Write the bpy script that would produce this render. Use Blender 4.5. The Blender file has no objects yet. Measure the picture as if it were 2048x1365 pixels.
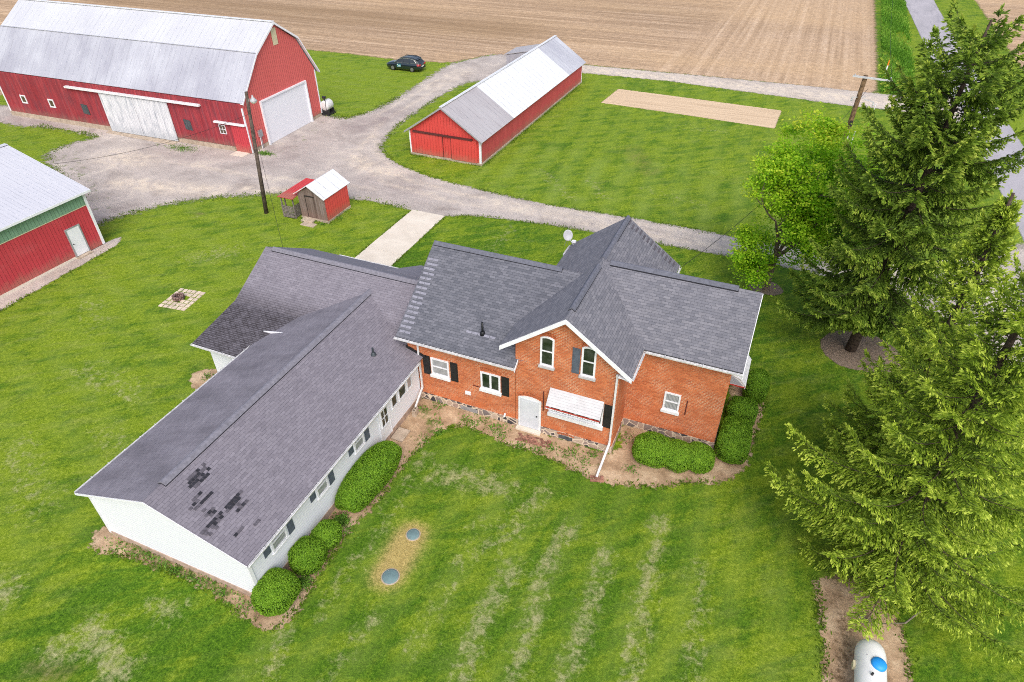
import bpy, bmesh, math, random
import numpy as np
from mathutils import Vector, Matrix

S = bpy.context.scene
COL = S.collection
PI = math.pi
rad = math.radians
random.seed(7)
RNG = np.random.default_rng(11)


# ------------------------------------------------------------------ materials
class G:
    """small helper around one material's node tree"""
    def __init__(s, name, rough=0.85, spec=0.25):
        s.mat = bpy.data.materials.new(name)
        s.mat.use_nodes = True
        s.nt = s.mat.node_tree
        s.nt.nodes.clear()
        s.out = s.nt.nodes.new('ShaderNodeOutputMaterial')
        s.b = s.nt.nodes.new('ShaderNodeBsdfPrincipled')
        s.b.inputs['Roughness'].default_value = rough
        s.b.inputs['Specular IOR Level'].default_value = spec
        s.nt.links.new(s.b.outputs[0], s.out.inputs[0])
        s.tc = s.nt.nodes.new('ShaderNodeTexCoord')

    def put(s, sock, v):
        if isinstance(v, bpy.types.NodeSocket):
            s.nt.links.new(v, sock)
        elif isinstance(v, (tuple, list)):
            v = tuple(v)
            if sock.type == 'RGBA' and len(v) == 3:
                v = v + (1,)
            sock.default_value = v
        else:
            sock.default_value = v

    def node(s, t, **kw):
        n = s.nt.nodes.new(t)
        for k, v in kw.items():
            setattr(n, k, v)
        return n

    @property
    def uv(s): return s.tc.outputs['UV']
    @property
    def oc(s): return s.tc.outputs['Object']

    def sc(s, vec, k, off=(0, 0, 0)):
        n = s.node('ShaderNodeMapping')
        s.put(n.inputs['Vector'], vec)
        n.inputs['Scale'].default_value = k if isinstance(k, tuple) else (k, k, k)
        n.inputs['Location'].default_value = off
        return n.outputs[0]

    def noise(s, vec, scale, detail=4, rough=.55, dist=0.):
        n = s.node('ShaderNodeTexNoise')
        s.put(n.inputs['Vector'], vec)
        n.inputs['Scale'].default_value = scale
        n.inputs['Detail'].default_value = detail
        n.inputs['Roughness'].default_value = rough
        n.inputs['Distortion'].default_value = dist
        return n.outputs[0]

    def voro(s, vec, scale, feature='F1', out='Distance', rnd=1.):
        n = s.node('ShaderNodeTexVoronoi', feature=feature)
        s.put(n.inputs['Vector'], vec)
        n.inputs['Scale'].default_value = scale
        n.inputs['Randomness'].default_value = rnd
        return n.outputs[out]

    def wave(s, vec, scale, axis='X', dist=0., dscale=1., prof='SIN'):
        n = s.node('ShaderNodeTexWave', bands_direction=axis, wave_profile=prof)
        s.put(n.inputs['Vector'], vec)
        n.inputs['Scale'].default_value = scale
        n.inputs['Distortion'].default_value = dist
        n.inputs['Detail Scale'].default_value = dscale
        return n.outputs['Fac']

    def brick(s, vec, w, h, mortar, c1, c2, cm, bias=0., off=.5):
        n = s.node('ShaderNodeTexBrick', offset=off)
        s.put(n.inputs['Vector'], vec)
        s.put(n.inputs['Color1'], c1); s.put(n.inputs['Color2'], c2); s.put(n.inputs['Mortar'], cm)
        n.inputs['Scale'].default_value = 1
        n.inputs['Mortar Size'].default_value = mortar
        n.inputs['Mortar Smooth'].default_value = .2
        n.inputs['Bias'].default_value = bias
        n.inputs['Brick Width'].default_value = w
        n.inputs['Row Height'].default_value = h
        return n.outputs['Color'], n.outputs['Fac']

    def ramp(s, fac, stops, interp='LINEAR'):
        n = s.node('ShaderNodeValToRGB')
        n.color_ramp.interpolation = interp
        e = n.color_ramp.elements
        while len(e) < len(stops):
            e.new(.5)
        for el, (p, c) in zip(e, stops):
            el.position = p
            if not isinstance(c, (tuple, list)):
                c = (c, c, c)
            el.color = tuple(c) + (1,)
        s.put(n.inputs[0], fac)
        return n.outputs[0]

    def mix(s, fac, a, b, blend='MIX'):
        n = s.node('ShaderNodeMix', data_type='RGBA', blend_type=blend)
        s.put(n.inputs[0], fac); s.put(n.inputs[6], a); s.put(n.inputs[7], b)
        return n.outputs[2]

    def m(s, op, a, b=0., clamp=False):
        n = s.node('ShaderNodeMath', operation=op, use_clamp=clamp)
        s.put(n.inputs[0], a); s.put(n.inputs[1], b)
        return n.outputs[0]

    def step(s, v, lo, hi):
        n = s.node('ShaderNodeMapRange', interpolation_type='SMOOTHSTEP')
        s.put(n.inputs[0], v); s.put(n.inputs[1], lo); s.put(n.inputs[2], hi)
        return n.outputs[0]

    def attr(s, name):
        return s.node('ShaderNodeAttribute', attribute_name=name).outputs['Fac']

    def sep(s, vec, ax):
        n = s.node('ShaderNodeSeparateXYZ'); s.put(n.inputs[0], vec)
        return n.outputs[ax]

    def bump(s, h, strength=.5, dist=.02):
        n = s.node('ShaderNodeBump')
        s.put(n.inputs['Height'], h)
        n.inputs['Strength'].default_value = strength
        n.inputs['Distance'].default_value = dist
        s.nt.links.new(n.outputs[0], s.b.inputs['Normal'])

    def col(s, c): s.put(s.b.inputs['Base Color'], c); return s
    def set(s, k, v): s.put(s.b.inputs[k], v); return s

    def alpha(s, fac):
        t = s.node('ShaderNodeBsdfTransparent')
        x = s.node('ShaderNodeMixShader')
        s.put(x.inputs[0], fac)
        s.nt.links.new(t.outputs[0], x.inputs[1]); s.nt.links.new(s.b.outputs[0], x.inputs[2])
        s.nt.links.new(x.outputs[0], s.out.inputs[0])


MAT = {}


def plain(name, c, rough=.6, spec=.3, metal=0., var=.12, scale=3.):
    g = G(name, rough, spec)
    n = g.noise(g.oc, scale, 5, .6)
    d = tuple(x * (1 - var * 1.5) for x in c)
    l = tuple(min(1, x * (1 + var * .6)) for x in c)
    g.col(g.ramp(n, [(.3, d), (.7, l)]))
    g.set('Metallic', metal)
    MAT[name] = g.mat
    return g.mat


def ragged(g, k=.9, scale=2.2, soft=.22):
    """worn, ragged border for a ground sheet, driven by the distance to its outline"""
    e = g.attr('edge')
    n = g.noise(g.oc, scale, 7, .68)
    v = g.m('ADD', e, g.m('MULTIPLY', g.m('SUBTRACT', n, .5), k * 2))
    g.alpha(g.step(v, -soft, soft))


def make_materials():
    # lawn -----------------------------------------------------------------
    g = G('lawn_grass', .9, .15)
    p = g.oc
    big = g.noise(p, .16, 5, .6)
    mid = g.noise(g.sc(p, (1.1, .42, 1)), 1.5, 6, .66, .4)
    fine = g.noise(p, 5.5, 8, .82)
    grain = g.noise(p, 15., 6, .85)
    rot = g.node('ShaderNodeMapping'); g.put(rot.inputs['Vector'], p); rot.inputs['Rotation'].default_value = (0, 0, rad(-38))
    sweep = g.noise(g.sc(rot.outputs[0], (.30, 1.5, 1)), .9, 7, .68, .5)
    blade = g.m('ADD', g.m('MULTIPLY', fine, .5), g.m('MULTIPLY', grain, .5))
    deep = g.ramp(blade, [(.40, (.018, .052, .003)), (.5, (.060, .142, .006)), (.60, (.150, .275, .018))])
    yellow_green = g.ramp(blade, [(.40, (.070, .125, .004)), (.5, (.175, .258, .010)), (.60, (.34, .41, .045))])  # yellow-green grass, the grass's own tone beside the deep green
    big2 = g.noise(g.sc(p, (1., .55, 1)), .55, 5, .62, .6)
    yel = g.m('ADD', g.attr('yel'), g.m('MULTIPLY', g.m('SUBTRACT', mid, .5), 2.0))
    yel = g.m('ADD', yel, g.m('MULTIPLY', g.m('SUBTRACT', big, .5), 1.2))
    yel = g.m('ADD', yel, g.m('MULTIPLY', g.m('SUBTRACT', big2, .5), 1.6))
    yel = g.m('ADD', yel, g.m('MULTIPLY', g.m('SUBTRACT', sweep, .5), 3.2))
    c = g.mix(g.step(yel, -.1, 1.1), deep, yellow_green)
    pale = g.m('MULTIPLY', g.ramp(g.noise(g.sc(rot.outputs[0], (.5, 1.3, 1)), 1.1, 7, .7), [(.5, 0.), (.68, .38)]), g.attr('yel'))
    c = g.mix(pale, c, g.ramp(blade, [(.4, (.15, .17, .035)), (.6, (.40, .41, .15))]))
    # mowing lanes
    lane = g.attr('lane')
    c = g.mix(g.m('MULTIPLY', lane, g.ramp(g.noise(p, .5, 5, .6), [(.35, .12), (.65, .55)])), c, (.215, .30, .045))
    # straw
    straw = g.ramp(fine, [(.3, (.22, .21, .07)), (.7, (.50, .48, .27))])
    dn = g.m('ADD', g.attr('dry'), g.m('MULTIPLY', g.m('SUBTRACT', g.noise(p, 2.3, 7, .7, .5), .5), 2.6))
    dn = g.m('ADD', dn, g.m('MULTIPLY', g.m('SUBTRACT', blade, .5), 2.2))
    c = g.mix(g.m('MULTIPLY', g.step(dn, .42, 1.2), .8), c, straw)
    soil = g.ramp(fine, [(.3, (.10, .075, .035)), (.7, (.22, .17, .09))])
    bn = g.m('ADD', g.attr('bare'), g.m('MULTIPLY', g.m('SUBTRACT', blade, .5), 2.4))
    bn = g.m('ADD', bn, g.m('MULTIPLY', g.m('SUBTRACT', mid, .5), .8))
    c = g.mix(g.m('MULTIPLY', g.step(bn, .35, 1.1), .75), c, soil)
    gold = g.ramp(blade, [(.38, (.27, .19, .055)), (.62, (.62, .47, .19))])
    gn = g.m('ADD', g.attr('gold'), g.m('MULTIPLY', g.m('SUBTRACT', blade, .5), 1.6))
    c = g.mix(g.m('MULTIPLY', g.step(gn, .25, .95), .9), c, gold)
    g.col(c)
    g.bump(blade, .9, .06)
    MAT['lawn'] = g.mat

    # ploughed field --------------------------------------------------------
    g = G('field_soil', .95, .1)
    p = g.oc
    rows_y = g.noise(g.sc(p, (1., .012, 1)), 1.15, 4, .6, .25)
    rows_x = g.noise(g.sc(p, (.035, 1.1, 1)), 1.6, 6, .62)
    clod = g.noise(p, 3.2, 9, .72)
    sw = g.attr('rows')
    sel = g.step(g.m('ADD', sw, g.m('MULTIPLY', g.m('SUBTRACT', g.noise(p, .07, 3), .5), .7)), .3, .7)
    rows = g.mix(sel, rows_x, g.m('ADD', g.m('MULTIPLY', g.m('SUBTRACT', rows_y, .5), g.ramp(g.noise(g.sc(p, (.25, .06, 1)), .9, 5, .6), [(.35, .35), (.65, 1.0)])), .5))
    h = g.m('ADD', g.m('MULTIPLY', rows, .5), g.m('MULTIPLY', clod, .5))
    c = g.ramp(h, [(.36, (.25, .165, .105)), (.5, (.46, .325, .215)), (.62, (.66, .50, .36))])
    tone = g.noise(g.sc(p, (.35, 1, 1)), .05, 5, .65)
    c = g.mix(g.ramp(tone, [(.38, .0), (.66, .6)]), c, (.56, .385, .22))
    tl = g.noise(g.sc(p, (.02, .55, 1)), .8, 6, .6, .6)
    c = g.mix(g.m('MULTIPLY', g.ramp(tl, [(.42, .55), (.56, 0.)]), g.m('SUBTRACT', 1., g.m('MULTIPLY', sel, .9))), c, (.30, .20, .125))
    c = g.mix(.5, c, g.ramp(g.noise(p, 1.1, 8, .75), [(.36, (.33, .33, .33)), (.64, (.68, .68, .68))]), 'OVERLAY')
    dk = g.attr('dark')
    c = g.mix(g.m('MULTIPLY', dk, .55), c, (.20, .125, .062))
    g.col(c)
    g.bump(h, .8, .12)
    ragged(g, .6, 1.1, .3)
    MAT['field'] = g.mat

    g = G('garden_soil', .95, .1)
    p = g.oc
    h = g.m('ADD', g.m('MULTIPLY', g.noise(g.sc(p, (.12, 2.2, 1)), 1.4, 5), .45), g.m('MULTIPLY', g.noise(p, 6, 8, .7), .55))
    g.col(g.ramp(h, [(.3, (.40, .285, .18)), (.55, (.64, .485, .33)), (.7, (.73, .58, .42))]))
    g.bump(h, .7, .06)
    ragged(g, .7, 2.6, .2)
    MAT['garden'] = g.mat

    # gravel ----------------------------------------------------------------
    g = G('drive_gravel', .95, .12)
    p = g.oc
    st = g.noise(p, 9, 8, .75)
    pa = g.noise(p, .33, 6, .62, .8)
    c = g.ramp(pa, [(.28, (0.307, 0.264, 0.240)), (.45, (0.406, 0.361, 0.330)), (.58, (0.475, 0.423, 0.386)), (.72, (0.614, 0.544, 0.450))])
    c = g.mix(g.m('MULTIPLY', g.attr('light'), g.ramp(g.noise(p, 1.3, 6, .7), [(.35, 0.), (.6, .9)])), c, (.69, .59, .47))
    c = g.mix(g.m('MULTIPLY', g.attr('dark'), g.ramp(g.noise(p, .9, 5), [(.3, .2), (.65, .8)])), c, (.25, .20, .20))
    tr = g.noise(g.sc(p, (.28, 1.6, 1)), 1.1, 6, .65, .5)
    c = g.mix(g.ramp(tr, [(.5, 0.), (.72, .35)]), c, (.60, .53, .50))
    c = g.mix(.5, c, g.ramp(st, [(.36, (.26, .24, .23)), (.5, (.5, .5, .5)), (.64, (.76, .74, .72))]), 'OVERLAY')
    weed = g.m('ADD', g.attr('weed'), g.m('MULTIPLY', g.m('SUBTRACT', g.noise(p, 1.6, 8, .72), .5), 2.6))
    c = g.mix(g.m('MULTIPLY', g.step(weed, .75, 1.2), .85), c, g.ramp(st, [(.3, (.055, .09, .012)), (.7, (.17, .22, .05))]))
    g.col(c)
    g.bump(st, .7, .04)
    ragged(g, 1.7, 1.7, .45)
    MAT['gravel'] = g.mat

    g = G('road_asphalt', .9, .2)
    p = g.oc
    pa = g.noise(g.sc(p, (1, .3, 1)), .5, 6, .65)
    c = g.ramp(pa, [(.3, (.33, .315, .335)), (.7, (.45, .425, .45))])
    cr = g.noise(g.sc(p, (1, .12, 1)), .8, 6, .6, 1.)
    c = g.mix(g.ramp(cr, [(.55, 0.), (.7, .5)]), c, (.22, .21, .24))
    c = g.mix(.35, c, g.ramp(g.noise(p, 8, 6, .75), [(.3, (.3, .3, .3)), (.7, (.7, .7, .7))]), 'OVERLAY')
    g.col(c); ragged(g, .5, 1.2, .25)
    MAT['road'] = g.mat

    g = G('bed_soil', .95, .1)
    p = g.oc
    n = g.noise(p, 1.1, 7, .66)
    f = g.noise(p, 9, 8, .75)
    c = g.ramp(n, [(.3, (.24, .155, .09)), (.5, (.43, .30, .19)), (.7, (.60, .46, .31))])
    c = g.mix(.5, c, g.ramp(f, [(.3, (.33, .33, .33)), (.7, (.68, .68, .68))]), 'OVERLAY')
    g1 = g.m('ADD', g.attr('weed'), g.m('MULTIPLY', g.m('SUBTRACT', g.noise(p, 2.3, 8, .7), .5), 2.4))
    c = g.mix(g.m('MULTIPLY', g.step(g1, .5, 1.), .85), c, g.ramp(f, [(.3, (.045, .085, .01)), (.7, (.14, .21, .035))]))
    d1 = g.m('ADD', g.attr('dark'), g.m('MULTIPLY', g.m('SUBTRACT', g.noise(p, 5, 8, .75), .5), 2.6))
    c = g.mix(g.m('MULTIPLY', g.step(d1, .5, 1.), .8), c, (.095, .06, .03))
    g.col(c); g.bump(f, .6, .04)
    ragged(g, 1.7, 2.6, .2)
    MAT['bed'] = g.mat

    g = G('bark_mulch', .95, .1)
    p = g.oc
    f = g.noise(g.sc(p, (1, 2.2, 1)), 6, 8, .75, .6)
    c = g.ramp(f, [(.28, (.085, .06, .043)), (.5, (.24, .18, .135)), (.72, (.42, .335, .26))])
    g.col(c); g.bump(f, .8, .05); ragged(g, .7, 2.4, .2)
    MAT['mulch'] = g.mat

    g = G('concrete', .85, .2)
    p = g.oc
    n = g.noise(p, .8, 7, .62)
    c = g.ramp(n, [(.3, (.60, .53, .44)), (.7, (.74, .67, .57))])
    c = g.mix(.25, c, g.ramp(g.noise(p, 22, 5, .7), [(.3, (.3, .3, .3)), (.7, (.7, .7, .7))]), 'OVERLAY')
    g.col(c); MAT['concrete'] = g.mat

    g = G('rough_concrete', .9, .2)
    p = g.oc
    n = g.noise(p, 2.2, 7, .65)
    g.col(g.ramp(n, [(.3, (.30, .24, .18)), (.7, (.56, .46, .36))])); g.bump(n, .4, .03)
    MAT['rough_concrete'] = g.mat

    # shingles ----------------------------------------------------------------
    def shingle(name, c1, c2, cm, streak, moss=0.):
        g = G(name, .92, .2)
        p = g.uv
        c, f = g.brick(p, .31, .135, .007, c1, c2, tuple(.45 * a_ + .55 * b_ for a_, b_ in zip(c1, cm)), 0.)
        v = g.noise(p, .55, 5, .6)
        c = g.mix(.35, c, g.ramp(v, [(.3, (.40, .40, .405)), (.7, (.59, .58, .58))]), 'OVERLAY')
        c = g.mix(.45, c, g.ramp(g.noise(p, 28, 5, .75), [(.28, (.33, .33, .33)), (.72, (.68, .68, .68))]), 'OVERLAY')
        row = g.m('FRACT', g.m('MULTIPLY', g.sep(p, 1), 1 / .135))
        tab = g.noise(g.sc(p, (3.2, 7.4, 1)), 1., 1, .5)
        c = g.mix(.28, c, g.ramp(tab, [(.3, (.36, .36, .36)), (.7, (.64, .64, .64))]), 'OVERLAY')
        if streak:
            s1 = g.noise(g.sc(p, (.9, .35, 1)), .9, 6, .65)
            c = g.mix(g.ramp(s1, [(.42, 0.), (.68, streak)]), c, (.062, .058, .07))
        if moss:
            bl = g.brick(p, .31, .135, .05, (1, 1, 1), (.35, .35, .35), (0, 0, 0))[0]
            a = g.attr('moss')
            mm = g.m('MULTIPLY', a, g.ramp(g.noise(p, 2.6, 5, .7), [(.3, .5), (.6, 1.)]))
            c = g.mix(g.m('MULTIPLY', mm, .85), c, g.mix(bl, (.022, .017, .018), (.13, .125, .14)))
        g.col(c)
        h = g.m('SUBTRACT', g.m('SUBTRACT', 1., g.m('MULTIPLY', row, .8)), g.m('MULTIPLY', f, .4))
        g.bump(h, .7, .012)
        MAT[name] = g.mat
    shingle('shingle_slate', (0.108, 0.113, 0.134), (0.167, 0.170, 0.195), (0.045, 0.047, 0.059), 0.)
    shingle('shingle_slate_pale', (0.148, 0.150, 0.174), (0.212, 0.210, 0.234), (0.063, 0.063, 0.079), 0.)
    shingle('shingle_mauve', (0.192, 0.177, 0.205), (0.233, 0.216, 0.246), (0.099, 0.091, 0.107), .10)
    shingle('shingle_mouldy', (.205, .192, .222), (.235, .222, .252), (.125, .116, .134), .42)
    shingle('shingle_garage', (0.192, 0.178, 0.206), (0.233, 0.218, 0.249), (0.087, 0.079, 0.093), 0., 1.)
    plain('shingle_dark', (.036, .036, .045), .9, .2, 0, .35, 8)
    plain('shingle_mid', (0.118, 0.109, 0.128), .9, .2, 0, .3, 8)
    plain('shingle_light', (0.273, 0.273, 0.323), .9, .2, 0, .2, 8)
    plain('ridge_shingle', (0.150, 0.156, 0.192), .9, .2, 0, .2, 7)
    plain('ridge_mauve', (0.216, 0.210, 0.246), .9, .2, 0, .2, 7)

    # brick -------------------------------------------------------------------
    g = G('red_brick', .9, .15)
    p = g.uv
    c, f = g.brick(p, .22, .082, .010, (0.583, 0.182, 0.075), (0.392, 0.105, 0.045), (0.657, 0.495, 0.340))
    # worn mortar: some of it is washed over with brick red
    w = g.noise(p, .9, 5, .65)
    c2, f2 = g.brick(p, .22, .082, .006, (0.583, 0.187, 0.078), (0.424, 0.116, 0.050), (0.445, 0.198, 0.100))
    c = g.mix(g.ramp(w, [(.42, 0.), (.62, .8)]), c2, c)
    v = g.noise(g.sc(p, (1, 1.6, 1)), .7, 6, .6)
    c = g.mix(.6, c, g.ramp(v, [(.28, (.37, .36, .36)), (.72, (.62, .61, .6))]), 'OVERLAY')
    c = g.mix(.35, c, g.ramp(g.noise(p, 13, 4, .7), [(.3, (.3, .3, .3)), (.7, (.7, .7, .7))]), 'OVERLAY')
    zz = g.sep(p, 1)
    damp = g.m('MULTIPLY', g.step(zz, 1.35, .35), g.ramp(g.noise(p, 1.1, 5), [(.38, 0.), (.62, .7)]))
    c = g.mix(damp, c, (.62, .16, .055))
    g.col(c)
    g.bump(g.m('SUBTRACT', 1., f), .5, .008)
    MAT['brick'] = g.mat
    plain('brick_arch', (.50, .14, .06), .9, .15, 0, .5, 14)
    plain('paver_brick', (.36, .18, .13), .95, .1, 0, .5, 6)

    g = G('field_stone', .9, .2)
    p = g.uv
    d = g.voro(p, 2.7, 'DISTANCE_TO_EDGE')
    cc = g.voro(p, 2.7, 'F1', 'Color')
    hue = g.sep(cc, 0)
    st = g.ramp(hue, [(.15, (.055, .052, .06)), (.35, (.23, .19, .18)), (.6, (.37, .26, .21)), (.85, (.46, .36, .28))])
    st = g.mix(.5, st, g.ramp(g.noise(p, 14, 5, .7), [(.3, (.35, .35, .35)), (.7, (.65, .65, .65))]), 'OVERLAY')
    g.col(g.mix(g.step(d, .03, .075), (.64, .53, .41), st))
    g.bump(d, .8, .05)
    MAT['stone'] = g.mat

    # siding --------------------------------------------------------------------
    g = G('white_siding', .6, .3)
    p = g.uv
    row = g.m('FRACT', g.m('MULTIPLY', g.sep(p, 1), 1 / .16))
    c = g.mix(g.step(row, .16, .0), (.79, .81, .87), (.50, .52, .60))
    c = g.mix(.25, c, g.ramp(g.noise(p, 1., 5, .6), [(.3, (.42, .42, .42)), (.7, (.55, .55, .55))]), 'OVERLAY')
    g.col(c); g.bump(row, .2, .008)
    MAT['siding'] = g.mat
    plain('white_paint', (.78, .79, .83), .5, .35, 0, .05, 2)
    plain('white_trim', (.76, .77, .79), .5, .35, 0, .1, 4)
    plain('grey_sill', (.50, .49, .50), .7, .3, 0, .12, 6)
    plain('gutter_white', (.72, .72, .73), .5, .4, 0, .18, 5)
    plain('black_shutter', (.016, .016, .017), .55, .4, 0, .2, 6)
    plain('slate_shutter', (.10, .12, .155), .6, .3, 0, .2, 5)
    plain('tarp_black', (.02, .02, .022), .6, .3, 0, .2, 5)
    plain('door_paint', (.60, .62, .67), .5, .35, 0, .06, 3)
    plain('awning_white', (.56, .56, .58), .5, .35, 0, .1, 3)
    plain('red_stripe', (.42, .045, .035), .5, .3, 0, .1, 4)
    plain('awning_panel', (.36, .37, .42), .6, .3, 0, .1, 4)
    plain('vent_pipe', (.012, .013, .016), .5, .4, 0, .2, 5)
    plain('flashing', (.055, .068, .078), .5, .4, .3, .2, 5)
    plain('pane_inner', (.10, .11, .12), .4, .3, 0, .1, 2)

    g = G('window_glass', .08, .6)
    n = g.noise(g.uv, 2.2, 3, .5)
    g.col(g.ramp(n, [(.35, (.012, .02, .012)), (.65, (.05, .06, .05))]))
    MAT['glass'] = g.mat
    g = G('window_glass_curtained', .12, .6)
    p = g.uv
    n = g.wave(p, 5., 'X', 1.5)
    g.col(g.ramp(n, [(.2, (.22, .23, .24)), (.8, (.40, .41, .42))]))
    MAT['glass_curtain'] = g.mat

    # red metal / planks ----------------------------------------------------------
    def ribbed(name, c, pitch, dirt=.25, ribw=.22, fade=None):
        g = G(name, .6, .3)
        p = g.uv
        t = g.m('FRACT', g.m('MULTIPLY', g.sep(p, 0), 1 / pitch))
        rib = g.m('MULTIPLY', g.step(t, 0., ribw * .5), g.step(t, ribw, ribw * .5))
        dk = tuple(x * .62 for x in c)
        col = g.mix(rib, c, dk)
        v = g.noise(g.sc(p, (1.2, .22, 1)), 1.3, 6, .65)
        col = g.mix(dirt, col, g.ramp(v, [(.3, (.3, .3, .3)), (.7, (.68, .68, .68))]), 'OVERLAY')
        sp = g.m('ADD', g.sep(p, 1), g.m('MULTIPLY', g.m('SUBTRACT', g.noise(g.sc(p, (1.6, .8, 1)), 1.2, 6, .7), .5), 1.6))
        col = g.mix(g.m('MULTIPLY', g.step(sp, .95, .15), .55), col, (.30, .17, .12))
        if fade:
            v2 = g.noise(g.sc(p, (.5, .9, 1)), .9, 7, .7)
            col = g.mix(g.ramp(v2, [(.52, 0.), (.75, .5)]), col, fade)
        g.col(col); g.bump(rib, .6, .03)
        MAT[name] = g.mat
    ribbed('barn_red_metal', (.62, .125, .115), .28, .2, .3)
    ribbed('shed_red_metal', (.60, .065, .055), .30, .25, .16, (.62, .12, .10))
    ribbed('shed_side_metal', (.52, .075, .085), .30, .3, .16, (.56, .13, .14))
    ribbed('pole_barn_red', (.50, .050, .065), .24, .3, .2, (.56, .12, .13))
    ribbed('pole_barn_green', (.19, .33, .22), .24, .4, .2, (.27, .38, .29))
    ribbed('shack_red_metal', (.66, .08, .07), .28, .2, .2)
    ribbed('porch_red_metal', (.50, .05, .055), .22, .3, .2)

    def roofmetal(name, c, pitch, blot, bc, rough=.45, stk=.8):
        g = G(name, rough, .4)
        p = g.uv
        t = g.m('FRACT', g.m('MULTIPLY', g.sep(p, 0), 1 / pitch))
        seam = g.m('MULTIPLY', g.step(t, 0., .05), g.step(t, .10, .05))
        seam2 = g.m('MULTIPLY', seam, g.ramp(g.noise(g.sc(p, (.8, .25, 1)), 2.2, 5, .65), [(.42, .0), (.68, 1.)]))
        v = g.noise(g.sc(p, (.5, .3, 1)), .42, 6, .62)
        col = g.mix(g.ramp(v, [(.38, 0.), (.7, blot)]), c, bc)
        st = g.noise(g.sc(p, (3., .12, 1)), 1.6, 5, .65)
        col = g.mix(g.ramp(st, [(.5, 0.), (.78, blot * stk)]), col, tuple(x * .7 for x in bc))
        col = g.mix(g.m('MULTIPLY', seam2, .75), col, tuple(x * .45 for x in bc))
        lap = g.m('FRACT', g.m('MULTIPLY', g.sep(p, 1), 1 / 2.7))
        col = g.mix(g.m('MULTIPLY', g.step(lap, .018, .0), .25), col, bc)
        g.col(col); g.bump(seam, .5, .03)
        g.set('Metallic', .15)
        MAT[name] = g.mat
    roofmetal('galvanised_roof', (.60, .61, .65), .62, .9, (.38, .38, .44), .55)
    roofmetal('galvanised_upper', (0.620, 0.630, 0.658), .62, .6, (0.470, 0.470, 0.526), .5, .35)  # paler copy: the upper slope's stronger skylight is put into the colour
    roofmetal('galvanised_lower', (.52, .53, .58), .62, 1., (.33, .33, .39), .55, .45)  # greyer, blotchier copy: the steep slope's weaker skylight is in the colour
    roofmetal('white_steel_roof', (.76, .77, .79), .9, .2, (.64, .65, .68), .5)
    roofmetal('old_steel_roof', (.50, .475, .485), .62, .9, (.40, .36, .37))
    roofmetal('pole_barn_roof', (.64, .64, .68), .28, .5, (.55, .55, .62))
    roofmetal('annex_steel', (.44, .43, .48), .5, .7, (.34, .33, .38))

    def planks(name, cols, w, wear=None, wl=(.5, .75)):
        g = G(name, .9, .15)
        p = g.uv
        idn = g.m('FLOOR', g.m('MULTIPLY', g.sep(p, 0), 1 / w))
        cv = g.node('ShaderNodeCombineXYZ'); g.put(cv.inputs[0], g.m('MULTIPLY', idn, 7.31))
        pv = g.noise(cv.outputs[0], 1., 0)
        grain = g.noise(g.sc(p, (9, .7, 1)), 1.2, 6, .7)
        t = g.m('ADD', g.m('MULTIPLY', pv, .55), g.m('MULTIPLY', grain, .45))
        c = g.ramp(t, [(.28, cols[0]), (.5, cols[1]), (.72, cols[2])])
        if wear:
            wv = g.noise(g.sc(p, (3.5, .55, 1)), .9, 8, .72)
            c = g.mix(g.ramp(wv, [(wl[0], 0.), (wl[1], .85)]), c, wear)
            big = g.noise(p, .25, 5, .6)
            c = g.mix(.55, c, g.ramp(big, [(.3, (.34, .34, .34)), (.7, (.64, .64, .64))]), 'OVERLAY')
        sp = g.m('ADD', g.sep(p, 1), g.m('MULTIPLY', g.m('SUBTRACT', g.noise(g.sc(p, (2.2, .8, 1)), 1.2, 6, .7), .5), 1.8))
        c = g.mix(g.m('MULTIPLY', g.step(sp, 1.2, .3), .5), c, (.24, .15, .12) if name != 'white_door_planks' else (.36, .40, .44))
        fr = g.m('FRACT', g.m('MULTIPLY', g.sep(p, 0), 1 / w))
        gap = g.step(fr, .09, .0)
        c = g.mix(g.m('MULTIPLY', gap, .75), c, tuple(x * .3 for x in cols[0]))
        g.col(c); g.bump(g.m('SUBTRACT', grain, g.m('MULTIPLY', gap, .8)), .6, .015)
        MAT[name] = g.mat
    planks('barn_red_planks', ((.20, .022, .030), (.335, .045, .055), (.44, .085, .095)), .19, (.17, .055, .07), (.44, .68))
    planks('white_door_planks', ((.55, .56, .59), (.68, .69, .72), (.74, .75, .78)), .2, (.30, .33, .38), (.50, .66))
    planks('grey_planks', ((.10, .07, .06), (.20, .15, .13), (.36, .30, .29)), .17, (.11, .08, .07), (.55, .8))
    plain('grey_wood', (.25, .215, .20), .9, .15, 0, .5, 7)
    g = G('garage_door_white', .45, .35)
    p = g.uv
    row = g.m('FRACT', g.m('MULTIPLY', g.sep(p, 1), 1 / .27))
    g.col(g.mix(g.step(row, .1, .0), (.78, .79, .84), (.60, .61, .67)))
    g.bump(row, .3, .01)
    MAT['garage_door'] = g.mat
    plain('pale_vent', (.60, .54, .36), .7, .3, 0, .1, 4)
    plain('dark_opening', (.035, .03, .028), .8, .2, 0, .3, 4)
    plain('grey_patch', (.085, .095, .105), .7, .3, 0, .4, 8)
    plain('dark_rail', (.105, .03, .028), .7, .3, 0, .3, 5)
    plain('barn_pane', (.12, .09, .06), .3, .5, 0, .4, 5)

    # bark / leaves ----------------------------------------------------------------
    plain('spruce_bark', (.095, .07, .056), .95, .1, 0, .5, 9)
    plain('maple_bark', (.21, .165, .13), .95, .1, 0, .5, 9)
    plain('dead_twig', (.30, .25, .20), .95, .1, 0, .3, 9)
    plain('pole_wood', (.115, .09, .075), .9, .15, 0, .45, 5)
    plain('pole_wood_brown', (.17, .11, .06), .9, .15, 0, .45, 5)

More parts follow.
